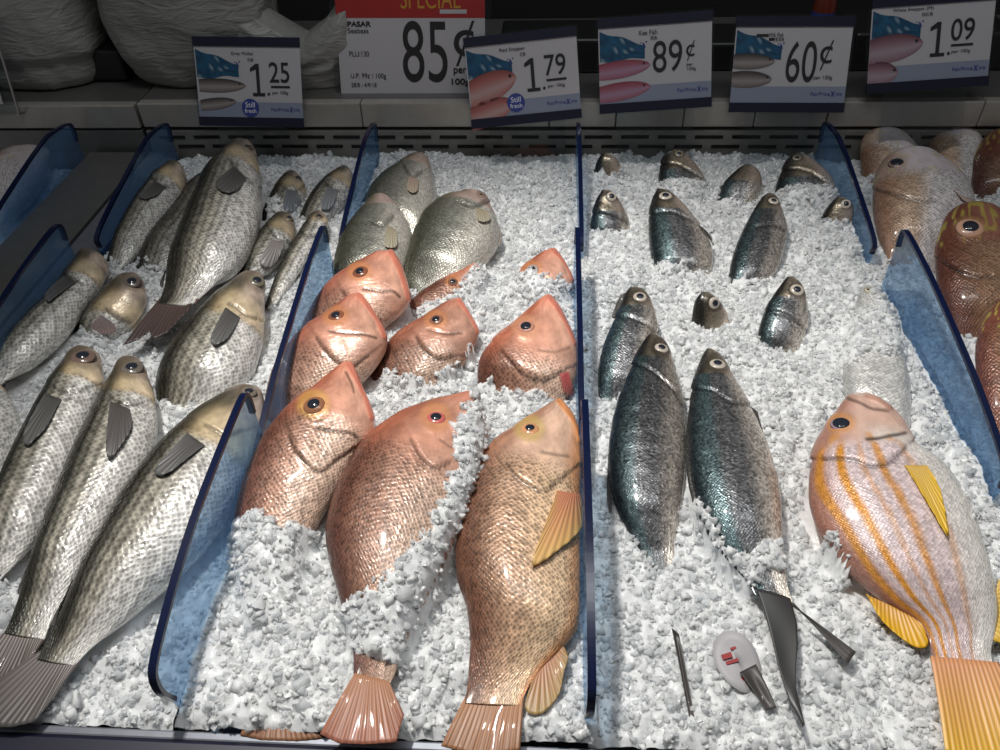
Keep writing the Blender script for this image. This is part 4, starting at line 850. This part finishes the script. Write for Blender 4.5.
b.quad('red_header', 0, 0, 1, .482, 'red', .0002, .0014); b.quad('pale_swoosh', .70, .43, .88, .456, 'card', .0002, .0018)
b.text('SPECIAL', .44, .30, .84, .425, 'amber', 'header_lettering', z=.0014)
f_ = lambda y: (y+62)/160.
b.text('PASAR', .075, f_(18.5), .235, f_(24), bold=.0006); b.text('Seabass', .075, f_(25.5), .215, f_(30.5)); b.text('PLU:130', .075, f_(49), .21, f_(54.5)); b.text('U.P. 99¢ / 100g', .075, f_(72), .32, f_(78.5)); b.text('28/8 - 4/9/18', .075, f_(82), .25, f_(86.5))
b.text('85', .44, f_(18), .745, f_(81), name='price_lettering', bold=.0); b.text('¢', .79, f_(18), .93, f_(64), name='price_lettering'); b.text('per', .785, f_(66), .875, f_(74), bold=.0004); b.text('100g', .77, f_(77), .895, f_(85.5), bold=.0005)
v, f = box_vf(-.55*b.W, .55*b.W, -.54*b.H, -.53*b.H, -.003, .03); mobj('foot', v, f, MAT['clear'], b.root, smooth=False)
h = Card('sign_holder', 'clear acrylic sign holder cut off by the left edge of the view', 'sign holder', (-90, 20), (4, 20), (-85, 112), (7, 113), 1.175, None, math.radians(12))
h.quad('plate', 0, 0, 1, 1, 'clear', .003, 0); h.quad('card', .03, .05, .86, .90, 'card', .001, .0015); h.quad('plate_edge', .985, 0, 1., 1., 'steel', .003, .0004); v, f = box_vf(.47*h.W, .5*h.W, -.5*h.H-.0035, -.5*h.H-.0005, -.05, .0005); mobj('foot_edge', v, f, MAT['steel'], h.root, smooth=False); v, f = box_vf(-.5*h.W, .5*h.W, -.5*h.H-.003, -.5*h.H, -.05, 0); mobj('foot', v, f, MAT['clear'], h.root, smooth=False)
# ------------------------------------------------------------------ things on the ledge
LZ = Z0+HB
def lump(name, label, cx, cy, rx, ry, hgt, prof, seed, cat='plastic bags', mat='bag', topf=None):
    n, m = 60, 90; v = []
    for i in range(n):
        t = i/(n-1); p = np.interp(t, *zip(*prof))
        for j in range(m):
            a = 2*math.pi*j/m; sq = (abs(math.cos(a))**3+abs(math.sin(a))**3)**(-1/3)
            w = 1+.10*float(vnoise(np.float64(a*2.2+seed+t*1.5), np.float64(t*7+seed)))+.05*float(vnoise(np.float64(a*9+seed+t*6), np.float64(t*14+2*a)))
            if j > m*.9: k = (j-m*.9)/(m*.1); w = w*(1-k)+k*(1+.10*float(vnoise(np.float64(seed+t*1.5), np.float64(t*7+seed))))
            x = rx*p*sq*w*math.cos(a); y = ry*p*sq*w*math.sin(a); z = hgt*t
            if topf: z *= topf(x/rx)
            v.append((cx+x, cy+y, LZ+z))
    f = grid_faces(n, m, True); f += [tuple(range(m-1, -1, -1)), tuple(range((n-1)*m, n*m))]
    o = mobj(name, v, f, MAT[mat], None, (cx, cy, LZ)); o.location = (cx, cy, LZ); tag(o, label, cat, 'bundles of plastic bags on the ledge'); return o
def onledge(px, py): return bp(np.float64(px), np.float64(py), HB)
p = onledge(35, 96); q = onledge(92, 96); w_ = q[0]-p[0]
lump('plastic_bag_bundle', 'thick bundle of whitish plastic bags at the far left of the ledge', p[0]-.02, p[1]+.10, w_+.02, .09, .34, [(0, .80), (.04, .88), (.12, .90), (.16, 1.0), (.30, .98), (.5, .90), (.75, .84), (1, .5)], 3)
p = onledge(195, 96); q = onledge(130, 96); w_ = p[0]-q[0]
lump('plastic_bag_bundle', 'tall bundle of whitish plastic bags behind the 1.25 sign', p[0]-.01, p[1]+.10, w_+.03, .09, .34, [(0, .72), (.04, .82), (.15, .92), (.4, 1.0), (.8, 1.12), (1, .6)], 9)
p = onledge(285, 93); q = onledge(345, 93); w_ = q[0]-p[0]
lump('plastic_bag_bundle', 'limp grey plastic bag lying between the tall bundle and the 85 cent sign', p[0]+.005, p[1]+.06, w_*1.12, .05, .115, [(0, .9), (.3, 1.0), (.7, .96), (.9, .7), (1, .3)], 15, topf=lambda x: np.interp(x, [-1, -.8, -.3, .25, .6, 1.], [1.5, 1.5, 1.0, .62, .9, 1.5]))
def gadget(name, label, cat, px0, px1, py, dep, hgt, back=.0, mat='black', extra=None):
    a = onledge(px0, py); b_ = onledge(px1, py); y = max(a[1], 1.23)+back
    v, f = box_vf(a[0], b_[0], y, y+dep, LZ-.001, LZ+hgt); o = mobj(name, v, f, MAT[mat], None, ((a[0]+b_[0])/2, y, LZ), smooth=False); o.location = ((a[0]+b_[0])/2, y, LZ); bevel(o, .006, 3); tag(o, label, cat)
    return o, (a[0], b_[0], y)
o, (a, b_, y) = gadget('equipment_box', 'black box between the two bundles of plastic bags', 'box', 84, 128, 81, .08, .050)
# perforated basket above it
ws = []
for i in range(15): x = a-.02+(b_-a+.06)*i/14; ws.append(box_vf(x-.0011, x+.0011, y+.05, y+.0525, LZ+.075, LZ+.20))
for k in range(13): z = LZ+.078+.0098*k; ws.append(box_vf(a-.022, b_+.042, y+.049, y+.0535, z-.0012, z+.0012))
ws += [box_vf(a-.022, b_+.042, y+.0535, y+.12, LZ+.072, LZ+.076), box_vf(a-.02, a-.012, y+.06, y+.07, LZ, LZ+.074), box_vf(b_+.03, b_+.04, y+.06, y+.07, LZ, LZ+.074)]
v, f = join_vf(ws); o = mobj('wire_basket', v, f, MAT['steel_dark'], None, (a, y, LZ), smooth=False); o.location = (a, y, LZ); tag(o, 'dark wire mesh basket on legs above the black box', 'basket')
gadget('equipment_box', 'wide black box standing behind the 1.79 and 89 cent signs', 'box', 500, 640, 78, .10, .055, .02)
gadget('equipment_box', 'low black box standing behind the 60 cent sign', 'box', 690, 770, 78, .10, .045, .03)
gadget('equipment_box', 'black box behind the rightmost price sign', 'box', 850, 1010, 76, .12, .06, .02)
p = onledge(812, 60); K = 24; v = []; pr = [(0, .016), (.004, .018), (.09, .018), (.11, .012), (.125, .007), (.15, .007)]
for z, r in pr: v += [(r*math.cos(2*math.pi*i/K), r*math.sin(2*math.pi*i/K), z) for i in range(K)]
f = grid_faces(len(pr), K, True)+[tuple(range(K-1, -1, -1)), tuple(range((len(pr)-1)*K, len(pr)*K))]
o = mobj('bottle', v, f, simple('red_brown_plastic', (.16, .03, .015), .3)); o.location = (p[0], p[1], LZ); tag(o, 'dark red-brown bottle at the back behind the 60 cent sign', 'bottle')
v = []
for z, r in ((.03, .0186), (.08, .0186)): v += [(r*math.cos(2*math.pi*i/K), r*math.sin(2*math.pi*i/K), z) for i in range(K)]
mobj('bottle_label', v, grid_faces(2, K, True), MAT['blue_ink'], o)
# small plastic tag with red print half under the ice in front of the milkfish
P = bp(np.float64(737), np.float64(662), .006); K = 30; v = []; cs = []
for rr_ in (0, .35, .7, 1.):
    for i in range(K):
        a = 2*math.pi*i/K; v.append((.017*rr_*math.cos(a), .024*rr_*math.sin(a), .0030*rr_*math.sin(2*a)+.0015*rr_))
f = grid_faces(4, K, True); o = mobj('plastic_tag', v, f, MAT['card'], None, None); so = o.modifiers.new('thickness', 'SOLIDIFY'); so.thickness = .0008
o.location = Vector(P); o.rotation_euler = (math.radians(12), math.radians(-6), .3); tag(o, 'small white plastic tag with red print lying in the ice in front of the milkfish', 'tag')
for i, (dx, dy, w_, h_) in enumerate(((-.006, .006, .008, .004), (-.004, .001, .010, .0025), (.001, -.013, .011, .003), (-.004, -.018, .005, .003), (.002, .010, .006, .002))):
    v, f = box_vf(dx-w_/2, dx+w_/2, dy-h_/2, dy+h_/2, .0016, .0026); mobj('red_print', v, f, MAT['red'], o, smooth=False)
# ------------------------------------------------------------------ light
W = bpy.data.worlds.new('shop'); S.world = W; W.use_nodes = True; W.node_tree.nodes['Background'].inputs[0].default_value = (.95, .97, 1., 1); W.node_tree.nodes['Background'].inputs[1].default_value = .10
def aim(o, at): o.rotation_euler = (Vector(at)-o.location).to_track_quat('-Z', 'Y').to_euler()
def area(name, loc, at, sx, sy, p, col=(1, 1, 1)):
    l = bpy.data.lights.new(name, 'AREA'); l.shape = 'RECTANGLE'; l.size = sx; l.size_y = sy; l.energy = p; l.color = col
    o = bpy.data.objects.new(name, l); COL.objects.link(o); o.location = loc; aim(o, at); return o
def spot(name, loc, at, p, ang, blend, rad, col=(1, 1, 1)):
    l = bpy.data.lights.new(name, 'SPOT'); l.energy = p; l.spot_size = math.radians(ang); l.spot_blend = blend; l.shadow_soft_size = rad; l.color = col
    o = bpy.data.objects.new(name, l); COL.objects.link(o); o.location = loc; aim(o, at); return o
spot('ceiling_spot', (-.45, .75, Z0+1.75), (.02, .52, Z0), 106, 44, .8, .05, (1, .97, .92))
area('overhead_fill', (.1, .55, Z0+1.9), (.1, .6, Z0), 1.2, .35, 9, (.95, .98, 1.))  # added soft fill from above, not a known lamp
S.view_settings.view_transform = 'Standard'; S.view_settings.look = 'None'; S.view_settings.exposure = 0; S.view_settings.gamma = 1; S.view_settings.use_curve_mapping = False
